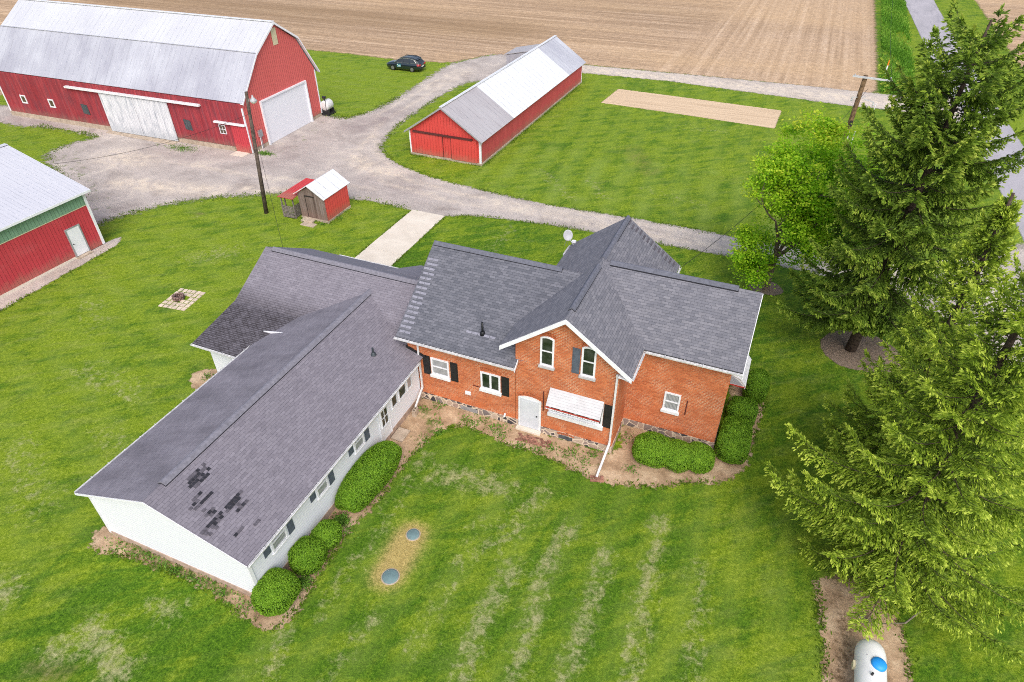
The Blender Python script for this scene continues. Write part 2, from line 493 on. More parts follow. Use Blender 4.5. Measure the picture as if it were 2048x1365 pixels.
    def leaf(name, stops, trans=.25, rough=.6):
        g = G(name, rough, .25)
        t = g.attr('tint')
        c = g.ramp(t, stops)
        g.col(c)
        tr = g.node('ShaderNodeBsdfTranslucent')
        g.put(tr.inputs[0], c)
        x = g.node('ShaderNodeMixShader'); x.inputs[0].default_value = trans
        g.nt.links.new(g.b.outputs[0], x.inputs[1]); g.nt.links.new(tr.outputs[0], x.inputs[2])
        g.nt.links.new(x.outputs[0], g.out.inputs[0])
        MAT[name] = g.mat
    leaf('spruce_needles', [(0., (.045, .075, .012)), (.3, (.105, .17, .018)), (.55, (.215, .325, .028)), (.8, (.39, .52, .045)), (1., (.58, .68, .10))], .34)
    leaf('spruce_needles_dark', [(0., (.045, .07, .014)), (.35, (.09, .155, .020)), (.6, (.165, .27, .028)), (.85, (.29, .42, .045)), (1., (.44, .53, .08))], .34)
    leaf('maple_leaves', [(0., (.10, .26, .010)), (.35, (.25, .52, .018)), (.65, (.47, .70, .035)), (1., (.78, .76, .08))], .48)
    leaf('bush_leaves', [(0., (0.050, 0.133, 0.009)), (.4, (0.134, 0.285, 0.016)), (.75, (0.260, 0.456, 0.029)), (1., (0.386, 0.589, 0.063))], .3)
    leaf('weed_leaves', [(0., (0.052, 0.124, 0.016)), (.5, (0.117, 0.260, 0.029)), (1., (0.260, 0.416, 0.065))], .25)
    leaf('tuft_leaves', [(0., (.05, .11, .008)), (.5, (.12, .21, .014)), (1., (.27, .35, .045))], .3)
    leaf('tall_grass', [(0., (0.063, 0.168, 0.011)), (.5, (0.119, 0.294, 0.020)), (1., (0.280, 0.434, 0.056))], .25)
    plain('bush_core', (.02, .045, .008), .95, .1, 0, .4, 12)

    # odds and ends -----------------------------------------------------------------
    plain('tank_white', (.78, .78, .76), .4, .4, 0, .08, 2)
    plain('tank_grey', (.66, .66, .66), .5, .4, 0, .12, 4)
    plain('dome_blue', (.02, .30, .78), .45, .4, 0, .05, 3)
    plain('lid_teal', (.15, .235, .24), .7, .3, 0, .12, 5)
    plain('dish_grey', (.42, .43, .45), .5, .4, 0, .08, 3)
    plain('metal_grey', (.36, .37, .39), .5, .5, .3, .15, 4)
    plain('dark_metal', (.03, .03, .032), .5, .5, .2, .2, 4)
    plain('footing_tan', (.46, .34, .27), .9, .15, 0, .25, 4)
    plain('stone_ring', (.24, .16, .14), .95, .15, 0, .6, 9)
    plain('paver', (.68, .56, .44), .9, .15, 0, .25, 3)
    plain('orange_paint', (.75, .24, .02), .6, .3, 0, .1, 4)
    plain('wire_black', (.02, .02, .02), .7, .3, 0, .1, 4)
    plain('crossarm_grey', (.55, .56, .58), .7, .3, 0, .15, 4)
    plain('lamp_glass', (.75, .75, .72), .3, .5, 0, .05, 4)
    g = G('car_paint', .18, .6); g.col((.006, .016, .022)); g.set('Coat Weight', 1.); g.set('Coat Roughness', .05); MAT['car_paint'] = g.mat
    g = G('car_glass', .05, .8); g.col((.02, .024, .028)); MAT['car_glass'] = g.mat
    plain('car_roof', (.02, .025, .03), .15, .8, .2, .1, 2)
    plain('tyre_rubber', (.02, .02, .02), .9, .1, 0, .2, 6)
    plain('rim_alloy', (.25, .26, .26), .4, .5, .5, .1, 6)
    plain('chrome', (.7, .7, .7), .25, .6, .8, .03, 4)
    plain('tail_red', (.45, .02, .03), .3, .6, 0, .1, 6)
    plain('decal_teal', (.03, .22, .27), .6, .3, 0, .1, 9)
    plain('decal_white', (.7, .75, .76), .6, .3, 0, .05, 9)


make_materials()


# ------------------------------------------------------------------ meshes
class MB:
    def __init__(s): s.v = []; s.f = []
    def face(s, pts):
        k = len(s.v); s.v += [tuple(p) for p in pts]; s.f.append(tuple(range(k, k + len(pts)))); return s
    def extr(s, pts, vec):
        k = len(s.v); n = len(pts); vec = Vector(vec)
        s.v += [tuple(p) for p in pts] + [tuple(Vector(p) + vec) for p in pts]
        s.f.append(tuple(range(k + n - 1, k - 1, -1))); s.f.append(tuple(range(k + n, k + 2 * n)))
        for i in range(n):
            j = (i + 1) % n
            s.f.append((k + i, k + j, k + n + j, k + n + i))
        return s
    def box(s, x0, x1, y0, y1, z0, z1):
        return s.extr([(x0, y0, z0), (x1, y0, z0), (x1, y1, z0), (x0, y1, z0)], (0, 0, z1 - z0))
    def slab(s, pts, t):
        """planar polygon, thickened t downwards along its normal"""
        p = [Vector(q) for q in pts]
        n = (p[1] - p[0]).cross(p[2] - p[0]).normalized()
        if n.z < 0: n = -n
        return s.extr(pts, -n * t)
    def bar(s, a, b, w, h, up=(0, 0, 1)):
        """rectangular bar between two points: w sideways, h along up"""
        a, b = Vector(a), Vector(b); d = (b - a).normalized()
        sd = d.cross(Vector(up))
        if sd.length < 1e-4: sd = d.cross(Vector((1, 0, 0)))
        sd.normalize(); u = sd.cross(d)
        q = [a + sd * w / 2 * i + u * h / 2 * j for i, j in ((-1, -1), (1, -1), (1, 1), (-1, 1))]
        return s.extr(q, b - a)
    def tube(s, pts, r, n=8):
        pts = [Vector(p) for p in pts]; m = len(pts)
        rs = r if isinstance(r, (list, tuple)) else [r] * m
        k = len(s.v)
        prev = None
        for i, p in enumerate(pts):
            d = (pts[min(i + 1, m - 1)] - pts[max(i - 1, 0)]).normalized()
            a = prev if prev is not None else (Vector((0, 0, 1)) if abs(d.z) < .9 else Vector((1, 0, 0)))
            a = (a - d * a.dot(d)).normalized(); prev = a
            b = d.cross(a)
            for j in range(n):
                t = 2 * PI * j / n
                s.v.append(tuple(p + (a * math.cos(t) + b * math.sin(t)) * rs[i]))
        for i in range(m - 1):
            for j in range(n):
                j2 = (j + 1) % n
                s.f.append((k + i * n + j, k + i * n + j2, k + (i + 1) * n + j2, k + (i + 1) * n + j))
        s.f.append(tuple(k + j for j in range(n - 1, -1, -1)))
        s.f.append(tuple(k + (m - 1) * n + j for j in range(n)))
        return s
    def lathe(s, prof, c=(0, 0, 0), n=24, sx=1., sy=1., axis='Z'):
        k = len(s.v); m = len(prof)
        for r, z in prof:
            for j in range(n):
                t = 2 * PI * j / n
                p = (r * math.cos(t) * sx, r * math.sin(t) * sy, z)
                if axis == 'Y': p = (p[0], p[2], p[1])
                if axis == 'X': p = (p[2], p[0], p[1])
                s.v.append((p[0] + c[0], p[1] + c[1], p[2] + c[2]))
        for i in range(m - 1):
            for j in range(n):
                j2 = (j + 1) % n
                s.f.append((k + i * n + j, k + i * n + j2, k + (i + 1) * n + j2, k + (i + 1) * n + j))
        s.f.append(tuple(k + j for j in range(n - 1, -1, -1)))
        s.f.append(tuple(k + (m - 1) * n + j for j in range(n)))
        return s
    def build(s, name, mat, parent=None, smooth=False, bevel=0.):
        me = bpy.data.meshes.new(name)
        me.from_pydata(s.v, [], s.f)
        bm = bmesh.new(); bm.from_mesh(me)
        bmesh.ops.remove_doubles(bm, verts=bm.verts, dist=1e-5)
        bmesh.ops.recalc_face_normals(bm, faces=bm.faces)
        if bevel:
            bmesh.ops.bevel(bm, geom=list(bm.edges), offset=bevel, segments=1, affect='EDGES', clamp_overlap=True)
        uvl = bm.loops.layers.uv.new('UVMap')
        for f in bm.faces:
            n = f.normal
            if abs(n.z) > .999 or n.length < .5:
                u, v = Vector((1, 0, 0)), Vector((0, 1, 0))
            else:
                u = Vector((0, 0, 1)).cross(n).normalized(); v = n.cross(u)
            for l in f.loops:
                l[uvl].uv = (l.vert.co.dot(u), l.vert.co.dot(v))
            f.smooth = smooth
        bm.to_mesh(me); bm.free()
        return link(name, me, mat, parent)


def link(name, me, mat, parent=None):
    o = bpy.data.objects.new(name, me)
    COL.objects.link(o)
    if mat: me.materials.append(MAT[mat] if isinstance(mat, str) else mat)
    if parent: o.parent = parent
    return o


def thing(name, label, cat, loc=(0, 0, 0), rz=0., group=None):
    o = bpy.data.objects.new(name, None); COL.objects.link(o)
    o.empty_display_size = .5
    o.location = loc; o.rotation_euler = (0, 0, rz)
    return tag(o, label, cat, group)


def tag(o, label, cat, group=None):
    o['label'] = label; o['category'] = cat
    if group: o['group'] = group
    return o


def dup(root, loc, rz=0., label=None):
    """copy of a thing with its parts and sub-parts"""
    r = root.copy(); COL.objects.link(r); r.location = loc; r.rotation_euler = (0, 0, rz)
    if label: r['label'] = label
    for ch in list(root.children):
        c = ch.copy(); COL.objects.link(c); c.parent = r
        for gch in list(ch.children):
            d = gch.copy(); COL.objects.link(d); d.parent = c
    return r


def npmesh(name, V, F, attrs=None):
    """mesh from numpy arrays, F is (n,4)"""
    me = bpy.data.meshes.new(name)
    V = np.asarray(V, np.float32); F = np.asarray(F, np.int32)
    me.vertices.add(len(V)); me.vertices.foreach_set('co', V.ravel())
    k = F.shape[1]
    me.loops.add(F.size); me.loops.foreach_set('vertex_index', F.ravel())
    me.polygons.add(len(F))
    me.polygons.foreach_set('loop_start', np.arange(0, F.size, k, dtype=np.int32))
    me.update(calc_edges=True)
    for n_, a in (attrs or {}).items():
        at = me.attributes.new(n_, 'FLOAT', 'POINT'); at.data.foreach_set('value', np.asarray(a, np.float32))
    return me


# ------------------------------------------------------------------ ground sheets
def crom(pts, n=6, closed=True):
    P = [np.array(p, float) for p in pts]; m = len(P); out = []
    for i in range(m):
        a, b, c, d = P[i - 1], P[i], P[(i + 1) % m], P[(i + 2) % m]
        for t in np.linspace(0, 1, n, endpoint=False):
            out.append(.5 * ((2 * b) + (c - a) * t + (2 * a - 5 * b + 4 * c - d) * t * t + (3 * b - a - 3 * c + d) * t ** 3))
    return np.array(out)


def seg_dist(X, Y, poly, closed=True):
    P = np.asarray(poly, float); D = np.full(X.shape, 1e9)
    m = len(P)
    for i in range(m if closed else m - 1):
        a, b = P[i], P[(i + 1) % m]; d = b - a; L = d @ d + 1e-12
        t = np.clip(((X - a[0]) * d[0] + (Y - a[1]) * d[1]) / L, 0, 1)
        D = np.minimum(D, np.hypot(X - a[0] - t * d[0], Y - a[1] - t * d[1]))
    return D


def inside(X, Y, poly):
    P = np.asarray(poly, float); r = np.zeros(X.shape, bool); m = len(P); j = m - 1
    for i in range(m):
        xi, yi = P[i]; xj, yj = P[j]
        c = ((yi > Y) != (yj > Y)) & (X < (xj - xi) * (Y - yi) / (yj - yi + 1e-12) + xi)
        r ^= c; j = i
    return r


def blob(X, Y, items):
    """soft patches along polylines: items = [(points, width, strength)]"""
    A = np.zeros(X.shape)
    for pts, w, k in items:
        d = seg_dist(X, Y, pts, False) if len(pts) > 1 else np.hypot(X - pts[0][0], Y - pts[0][1])
        A = np.maximum(A, k * np.exp(-(d / w) ** 2))
    return A


def grid(x0, x1, y0, y1, r):
    xs = np.arange(x0, x1 + r, r); ys = np.arange(y0, y1 + r, r)
    X, Y = np.meshgrid(xs, ys)
    return X, Y


def sheet(name, outline, z, mat, feather=.5, res=.4, attrs=None, names=(), ff=None):
    P = np.asarray(outline, float)
    X, Y = grid(P[:, 0].min() - feather * 1.5, P[:, 0].max() + feather * 1.5, P[:, 1].min() - feather * 1.5, P[:, 1].max() + feather * 1.5, res)
    sd = seg_dist(X, Y, P) * np.where(inside(X, Y, P), 1, -1)
    ny, nx = X.shape
    idx = np.arange(nx * ny).reshape(ny, nx)
    q = np.stack([idx[:-1, :-1], idx[:-1, 1:], idx[1:, 1:], idx[1:, :-1]], -1).reshape(-1, 4)
    sdf = sd.ravel()
    keep = (sdf[q] > -feather * 1.3).any(1)
    q = q[keep]
    used = np.unique(q); mp = np.full(nx * ny, -1); mp[used] = np.arange(len(used))
    V = np.stack([X.ravel()[used], Y.ravel()[used], np.full(len(used), z)], 1)
    at = {'edge': np.clip(sdf[used] / (feather if ff is None else ff(V[:, 0], V[:, 1])), -1.6, 1.6)}
    for k in names: at[k] = np.zeros(len(used))
    for k, it in (attrs or {}).items():
        at[k] = blob(V[:, 0], V[:, 1], it) if isinstance(it, list) else it(V[:, 0], V[:, 1])
    me = npmesh(name, V, mp[q], at)
    o = link(name, me, mat)
    o['kind'] = 'structure'
    return o


def build_ground():
    X, Y = grid(-110, 50, -6, 175, .5)
    Y = np.broadcast_to(Y, X.shape)
    ny, nx = X.shape
    # lawns: yellower on the west and north, deep green by the spruces
    yel = .50 * np.ones(X.shape)
    yel += .30 / (1 + np.exp((X + 24) / 2.))
    yel -= .10 / (1 + np.exp(-(X + 1) / 1.5)) * (Y < 45)
    yel -= .17 * ((X > -24) & (X < -1) & (Y < 24))
    yel += .12 * ((Y > 46) & (X > -30))
    yel += .22 * blob(X, Y, [([(-58, 66), (-44, 68)], 9, 1)])
    yel -= .35 * blob(X, Y, [([(9, 86), (9.2, 175)], 2.5, 1)])
    yel += .3 * blob(X, Y, [([(13, 88), (12, 175)], 1.3, 1), ([(21.5, 80), (20.5, 175)], 2.0, 1)])
    yel -= .25 * blob(X, Y, [([(-26, 20), (-16.5, 40), (-24, 33)], 3, 1), ([(-9, 30), (-12, 40)], 3, .6)])
    yel += .18 * blob(X, Y, [([(2.8, 14), (3.4, 20), (3.4, 30), (4, 36)], 2.4, 1)])
    yel -= .3 * blob(X, Y, [([(-12.5, 9), (-12.6, 18), (-8, 19.2), (0, 20)], .8, 1), ([(-20, 7.6), (-14, 7.5)], .9, .8)])
    dry = blob(X, Y, [
        ([(-12.2, 9.7), (-12.3, 11.4), (-12.1, 13.0), (-12.3, 15.8), (-12.3, 18.6)], 0.48, 0.68),
        ([(-6.1, 9.0), (-6.4, 11.8), (-6.2, 14.2)], 0.57, 0.87), ([(-4.2, 9.0), (-4.6, 12.3), (-5.0, 14.4), (-4.7, 17.2)], 0.54, 0.87),
        ([(-11.2, 17.5), (-9.6, 17.9), (-8.2, 18.0)], 0.90, 0.82), ([(-8.3, 9.5), (-8.1, 12.5), (-8.4, 16)], 0.60, 0.56), ([(-7.2, 15.0), (-6.4, 18.5)], 0.90, 0.66),
        ([(-2.8, 10.1), (-2.7, 12.3), (-2.8, 14.7), (-2.9, 16.5)], 0.54, 0.85), ([(-.5, 9.5), (-.9, 15.0), (-1.2, 19.0)], 0.51, 0.87),
        ([(1.6, 11.5), (1.3, 13.5), (.8, 17.4)], 0.60, 0.66), ([(-12.5, 7.2), (-12.9, 8.4)], 0.60, 0.80), ([(-10.6, 6.5), (-10.2, 10.5)], 0.60, 0.59),
        ([(-20.1, 4.6), (-19.7, 5.8)], 0.90, 0.86), ([(-18.8, 5.5), (-17.5, 5.1)], 0.90, 0.90), ([(-24.0, 5.3), (-24.2, 5.8)], 0.90, 0.80), ([(-18.3, 7.5), (-17.4, 7.5)], 0.68, 0.76),
        ([(-33.1, 16.6), (-29.0, 16.1)], 1.43, 0.56), ([(-31.0, 11.0), (-26.8, 9.1)], 1.32, 0.56), ([(-28.3, 13.6), (-25.8, 13.1)], 0.99, 0.53), ([(-36.7, 28.2), (-34.7, 30.5)], 1.32, 0.59), ([(-39, 22), (-36, 20)], 1.32, 0.47),
        ([(-19.5, 52.2), (-15.2, 47.9)], 0.88, 0.56), ([(-14.8, 51.8), (-12.6, 49.0)], 0.90, 0.56), ([(-9.5, 51.8), (-5.2, 50.5)], 1.32, 0.43), ([(-17.6, 37.6), (-17.7, 41.2)], 0.90, 0.53), ([(-16, 36), (-15.6, 40)], 0.60, 0.39),
        ([(-10, 68), (-6, 68)], 1.76, 0.45), ([(-64, 62), (-52, 60)], 4, .3), ([(-41, 33.8)], 0.75, 0.66), ([(-46, 57)], 0.77, 0.95),
        ([(-.0, 81), (-24, 81.5)], 0.88, 0.32)])
    bare = blob(X, Y, [([(-13.1, 59.9), (-10.4, 55.4)], 1.9, .62), ([(-7.0, 56.1), (-2.9, 56.7)], 1.4, .42), ([(-20.6, 3.8), (-19.0, 4.3)], .6, .75), ([(-41.7, 33.8), (-40.8, 34.2)], .4, .8),
                       ([(-24.7, 52), (-24.3, 78)], .7, .42), ([(-6.6, 13.6)], .5, .4), ([(-25.6, 41), (-26.1, 37)], .35, .35), ([(-57, 43.8), (-51, 44.0)], .9, .7), ([(-46, 58), (-45, 55.5)], .9, .7)])
    gold = blob(X, Y, [([(-10.75, 14.1), (-10.65, 12.1)], .88, 1.05), ([(-9.9, 13.9)], .4, .5), ([(-29.9, 37.1)], .5, .3)])
    lane = np.zeros(X.shape)
    lane += (.5 + .5 * np.sin(X * 2 * PI / 1.7 + .5 * np.sin(Y * .2))) * ((X > -14) & (X < 6) & (Y < 22)) * .8
    lane += (.5 + .5 * np.sin((X * .97 + Y * .1) * 2 * PI / 2.4)) * ((X > -25) & (Y > 44) & (Y < 82)) * (.7 + .7 * (Y < 58))
    lane += (.5 + .5 * np.sin((X * .35 + Y) * 2 * PI / 1.9)) * ((X < -23) & (Y < 45)) * .7
    lane += (.5 + .5 * np.sin((Y + X * .15) * 2 * PI / 2.0)) * ((X < -36) & (Y > 55)) * .8
    idx = np.arange(nx * ny).reshape(ny, nx)
    q = np.stack([idx[:-1, :-1], idx[:-1, 1:], idx[1:, 1:], idx[1:, :-1]], -1).reshape(-1, 4)
    V = np.stack([X.ravel(), Y.ravel(), np.zeros(X.size)], 1)
    # outer skirt reaching the horizon
    x0, x1, y0, y1 = X.min(), X.max(), Y.min(), Y.max(); B = 2500.
    k = len(V)
    ex = np.array([(x0, y0, 0), (x1, y0, 0), (x1, y1, 0), (x0, y1, 0), (-B, -B, 0), (B, -B, 0), (B, B, 0), (-B, B, 0)], float)
    V = np.vstack([V, ex])
    q = np.vstack([q, [(k + 4, k + 5, k + 1, k), (k + 5, k + 6, k + 2, k + 1), (k + 6, k + 7, k + 3, k + 2), (k + 7, k + 4, k, k + 3)]])
    pad = lambda a, v=0.: np.concatenate([a.ravel(), np.full(8, v)])
    me = npmesh('lawn', V, q, {'yel': pad(yel, .5), 'dry': pad(dry), 'bare': pad(bare), 'gold': pad(gold), 'lane': pad(lane)})
    o = link('lawn', me, 'lawn'); o['kind'] = 'structure'

    # fields
    f = np.array([(8.3, 86.6), (8.4, 100), (8.7, 145), (10.5, 420), (-420, 420), (-420, -10), (-112, -10), (-96, 20), (-85.5, 46.5), (-84, 62), (-83, 78.6), (-64.3, 79.1), (-57.8, 79.4), (-51.4, 79.2), (-43, 80.3), (-39.7, 86.4), (-26, 86.2), (-17, 86.5), (-7, 86.9), (2, 87.1)])
    def rows(x, y): return 1 / (1 + np.exp(-(x + 18 - (y - 88) * .10) / 3.))
    sheet('field', f, .004, 'field', 1.2, 1.6, {'rows': rows, 'dark': [([(-120, 98), (-45, 100)], 9, .8), ([(-80, 140), (-20, 120)], 8, .45), ([(8.3, 88), (8.8, 150)], .8, .7), ([(-30, 110), (0, 118)], 4, .25)]})
    f2 = np.array([(25.3, 60), (25.2, 140), (26, 420), (200, 420), (200, 40), (27, 40)])
    sheet('field', f2, .004, 'field', 1., 1.6, {'rows': lambda x, y: np.full(x.shape, .2), 'dark': [([(26, 160), (40, 160)], 4, .5)]})
    sheet('garden_plot', [(-19.5, 77.7), (-10, 77.3), (-1.2, 76.8), (-1.35, 70.8), (-10, 71.5), (-19.9, 72.1)], .004, 'garden', .3, .3)

    # gravel
    yard = crom([(-82.5, 44.4), (-77.5, 42.7), (-73.5, 42.4), (-70.5, 43.2), (-66, 43.4), (-63.2, 42.9), (-64.2, 40.6), (-63.6, 38), (-59.5, 35.6), (-54.5, 33.5), (-50, 30), (-47.8, 29.0), (-46.6, 31.5), (-45.1, 34.2), (-42.3, 36.8),
                 (-37.8, 39.4), (-33.9, 40.3), (-30.1, 41.1), (-26.0, 40.9), (-23.2, 41.0), (-20.7, 42.0), (-13.9, 42.8), (-6.3, 43.0), (2.9, 43.0), (10, 41.5), (15, 36), (18, 36), (18, 52), (14, 49.5), (9, 46.5), (2.7, 46.1), (-5, 46.2), (-12, 46.1), (-16.2, 45.9), (-22.7, 46.4), (-28.0, 47.2), (-32.6, 48.9), (-35.6, 51.6),
                 (-37.2, 57.6), (-37.6, 67.1), (-37.0, 73.5), (-33.5, 76), (-31, 82), (-33, 86.2), (-38.5, 86.6), (-41.6, 82), (-42.6, 79), (-42.4, 74.2), (-41.8, 65.4), (-42.2, 59.5), (-43.6, 57.0), (-46.5, 57.4), (-49, 55), (-50, 47), (-56, 46.2), (-72, 46.5), (-80, 46.8)], 5)
    sheet('gravel_drive', yard, .008, 'gravel', .95, .4, {
        'light': [([(-57.2, 40.0), (-54.5, 40.4)], 2., .9), ([(-52.1, 36.0), (-47.7, 36.7), (-42.5, 38)], 1.1, 1.), ([(-36.5, 48.4), (-33.6, 46.5), (-31, 46.6)], 1.0, 1.), ([(-40, 70), (-39.5, 78)], 1.6, .5), ([(-20, 44.5), (14, 44.5)], 1.0, .5), ([(-37, 40.2), (-41, 39)], .8, 1.), ([(16, 43.9), (-12, 44.0), (-24, 43.5), (-31, 44.6), (-37, 49.5), (-39.2, 58), (-39.2, 78)], .3, .7), ([(16, 45.4), (-12, 45.4), (-24, 45.0), (-30, 46.0), (-35.6, 50.4), (-40.8, 59), (-40.8, 78)], .3, .7), ([(-31, 43.2), (-42, 41.5), (-58, 41)], .35, .6)],
        'dark': [([(-39.6, 59.8), (-40.4, 55.4)], 2., .9), ([(-45, 50), (-42, 46)], 3., .5), ([(-56, 43), (-51, 43)], 1.6, .6), ([(-33, 44), (-27, 43)], 1.6, .4), ([(-76, 44), (-71, 44.2)], 2.2, .7)],
        'weed': [([(-64, 41), (-57, 36.5), (-48, 30)], 1.3, .7), ([(-56.7, 43.9), (-52.5, 43.7)], 1.2, .75), ([(-62, 38), (-56, 35.5), (-48, 31)], 1.8, .75), ([(-45.5, 45.8), (-43, 48), (-45, 55)], 1.2, .7), ([(-46, 34.5), (-42, 37.6)], .9, .6), ([(-54, 38), (-51, 40)], 1.5, .5), ([(-41.5, 62), (-41.7, 76)], .8, .6), ([(-37.6, 57), (-35.5, 52)], .8, .5)]},
        (), lambda x, y: np.where((x > -36) & (y < 50), .32, .95))
    lane = np.array([(-31, 85.9), (-26.1, 85.9), (-17.8, 86.3), (-6.9, 86.8), (2.2, 87.1), (8.1, 87.0), (12.2, 87), (14.2, 89), (16.2, 89), (17, 74), (14.5, 79.5), (11.5, 81.4), (5.5, 81.2), (-5.1, 82.1), (-14.6, 83.0), (-25.1, 82.4), (-31, 82.2)])
    sheet('farm_lane', lane, .012, 'gravel', .45, .45, {'light': [([(-31, 84), (15, 84)], 2.5, 1.)]}, ('dark', 'weed'))
    road = np.array([(11.2, 420), (13.5, 147), (14.3, 126), (15.2, 105), (15.7, 95), (16.6, 80), (17.4, 60), (18, 40), (18.8, 10), (23.8, 10), (22.6, 40), (21.6, 60), (20.7, 76), (19.4, 105), (18.9, 125), (18.4, 149), (16.6, 420)])
    sheet('road', road, .016, 'road', .35, .8)
    strip = [(-43.55, 28.4), (-43.2, 27.6), (-43.05, 19), (-42.9, 10), (-44.6, 10), (-44.3, 27.6), (-44.0, 28.9)]
    sheet('gravel_strip', strip, .008, 'gravel', .2, .25, {'light': [([(-43.6, 28), (-43.4, 10)], 1., .3)]}, ('dark', 'weed'))

    # beds along the house
    b1 = crom([(-14.9, 20.9), (-13.6, 21.95), (-12.3, 21.95), (-9, 21.95), (-4.1, 21.95), (-4.1, 24.1), (.3, 24.1), (.3, 30.4), (1.6, 30.4), (2.05, 29.2), (2.1, 27.5), (1.95, 25.8), (1.85, 24), (1.6, 23), (.8, 22.0), (-.6, 21.4), (-1.8, 20.7), (-2.9, 20.3), (-4.2, 20.0), (-5.2, 20.1), (-6.1, 20.3), (-7.6, 20.5), (-9.2, 20.5), (-10.6, 20.8), (-11.8, 20.75), (-12.5, 20.1), (-12.75, 19.2), (-12.95, 18.3), (-13.05, 17.1), (-13.0, 15.2),
               (-13.3, 13.0), (-13.2, 11.0), (-13.05, 9.2), (-13.4, 8.45), (-14.7, 8.4), (-16.6, 8.75), (-19.3, 8.8), (-21.3, 8.6), (-22.5, 8.4), (-23.1, 8.7), (-23.2, 9.4), (-22.6, 9.9), (-21, 9.9), (-15.2, 9.9), (-14.9, 12)], 4)
    sheet('garden_bed', b1, .004, 'bed', .36, .12, {
        'weed': [([(-21.5, 9.0), (-16, 8.95)], .45, .75), ([(-13.9, 20.9), (-12.9, 20.0)], .5, .75), ([(-10.5, 21.2), (-9.3, 20.9)], .35, .5), ([(-7.5, 20.8), (-4.6, 20.8)], .4, .5), ([(-13.5, 11), (-13.3, 14)], .3, .4)],
        'dark': [([(-14.4, 13.2), (-14.2, 13.8)], .35, .9), ([(-14.3, 10.3), (-14.3, 12.4)], .4, .8), ([(-3.9, 22.4), (-3.9, 24)], .35, .6), ([(-2.5, 21.2), (0, 21.9)], .3, .4)]})
    sheet('garden_bed', crom([(-27.2, 18.9), (-26.4, 19.5), (-25.5, 19.2), (-25.2, 18.3), (-26.1, 17.8), (-26.9, 18.2)], 5), .004, 'bed', .25, .15, {'weed': [([(-26.2, 18.7)], .4, .5)]}, ('dark',))
    sheet('bare_soil', crom([(5.15, 18.4), (5.3, 17.2), (5.55, 15.6), (5.6, 14.0), (5.6, 11.5), (8.6, 11.5), (8.5, 14.5), (8.35, 16.6), (7.9, 18.6), (6.8, 19.2)], 6), .004, 'bed', .3, .15,
          {'dark': [([(6.3, 17.2), (6.1, 14)], .55, .75), ([(7.1, 17.7)], .5, .7)]}, ('weed',))
    sheet('mulch_ring', crom([(4.6, 35.2), (5.5, 36.6), (7.2, 37.0), (8.7, 35.8), (9.0, 34.3), (7.6, 33.3), (5.9, 33.1), (4.9, 33.9)], 6), .004, 'mulch', .25, .15)
    sheet('mulch_ring', crom([(-.1, 39.9), (.6, 40.8), (1.6, 40.6), (2.1, 39.8), (1.6, 39.1), (.4, 39.1)], 6), .004, 'mulch', .2, .12)

    # concrete slabs
    m = MB()
    m.box(-26.05, -23.15, 37.62, 40.95, -.1, .05).box(-26.05, -23.13, 34.42, 37.60, -.1, .048).box(-26.03, -23.1, 30.2, 34.40, -.1, .05)
    o = m.build('concrete_walk', 'concrete', bevel=.006); o['kind'] = 'structure'
    m = MB().box(-63.4, -54.6, 44.35, 45.5, -.1, .06)
    o = m.build('concrete_apron', 'rough_concrete', bevel=.01); o['kind'] = 'structure'
    m = MB().box(-14.5, -13.85, 18.62, 19.45, -.05, .1)
    o = m.build('door_pad', 'rough_concrete', bevel=.015); o['kind'] = 'structure'
    m = MB()
    rr = random.Random(3)
    for i in range(8):
        for j in range(5):
            if rr.random() < .1: continue
            x = -8.85 + i * .215 + (.1 if j % 2 else 0) + rr.uniform(-.015, .015); y = 20.93 + j * .105 + (i * .012)
            m.box(x, x + .2, y, y + .092, -.02, .03 + rr.uniform(0, .015))
    o = m.build('brick_paving', 'paver_brick', bevel=.006); o['kind'] = 'structure'


# ------------------------------------------------------------------ farmhouse
def wall_gable(m, axis, a0, a1, b0, b1, ze, zr, z0=0.):
    """gabled block: ridge along axis; a0..a1 along the ridge, b0..b1 across"""
    c = (b0 + b1) / 2
    if axis == 'y':
        m.extr([(b0, a0, z0), (b1, a0, z0), (b1, a0, ze), (c, a0, zr), (b0, a0, ze)], (0, a1 - a0, 0))
    else:
        m.extr([(a0, b0, z0), (a0, b1, z0), (a0, b1, ze), (a0, c, zr), (a0, b0, ze)], (a1 - a0, 0, 0))
    return m


def ridge_cap(m, a, b, w=.155, drop=.095, t=.02, lift=.05):
    """low roll of cap shingles riding along a ridge"""
    a, b = Vector(a), Vector(b); d = (b - a).normalized(); s = d.cross(Vector((0, 0, 1))).normalized()
    up = Vector((0, 0, 1))
    prof = [(-w, -drop), (-w * .55, lift - drop * .35), (-w * .2, lift + .015), (w * .2, lift + .015), (w * .55, lift - drop * .35), (w, -drop), (w * .8, -drop - t), (-w * .8, -drop - t)]
    m.extr([a + s * x + up * z for x, z in prof], b - a)


def ridge_shadow_strip(m, a, b, slope, w=.163):
    """dark strip standing in for the shadow line under a ridge cap"""
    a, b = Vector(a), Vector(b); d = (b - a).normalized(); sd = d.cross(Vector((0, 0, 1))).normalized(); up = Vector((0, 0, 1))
    prof = [(-w, -slope * w - .01), (-w, -slope * w + .02), (0, .03), (w, -slope * w + .02), (w, -slope * w - .01), (0, -.01)]  # shade below the cap edges, built as a dark bar
    m.extr([a + sd * x + up * z for x, z in prof], b - a)


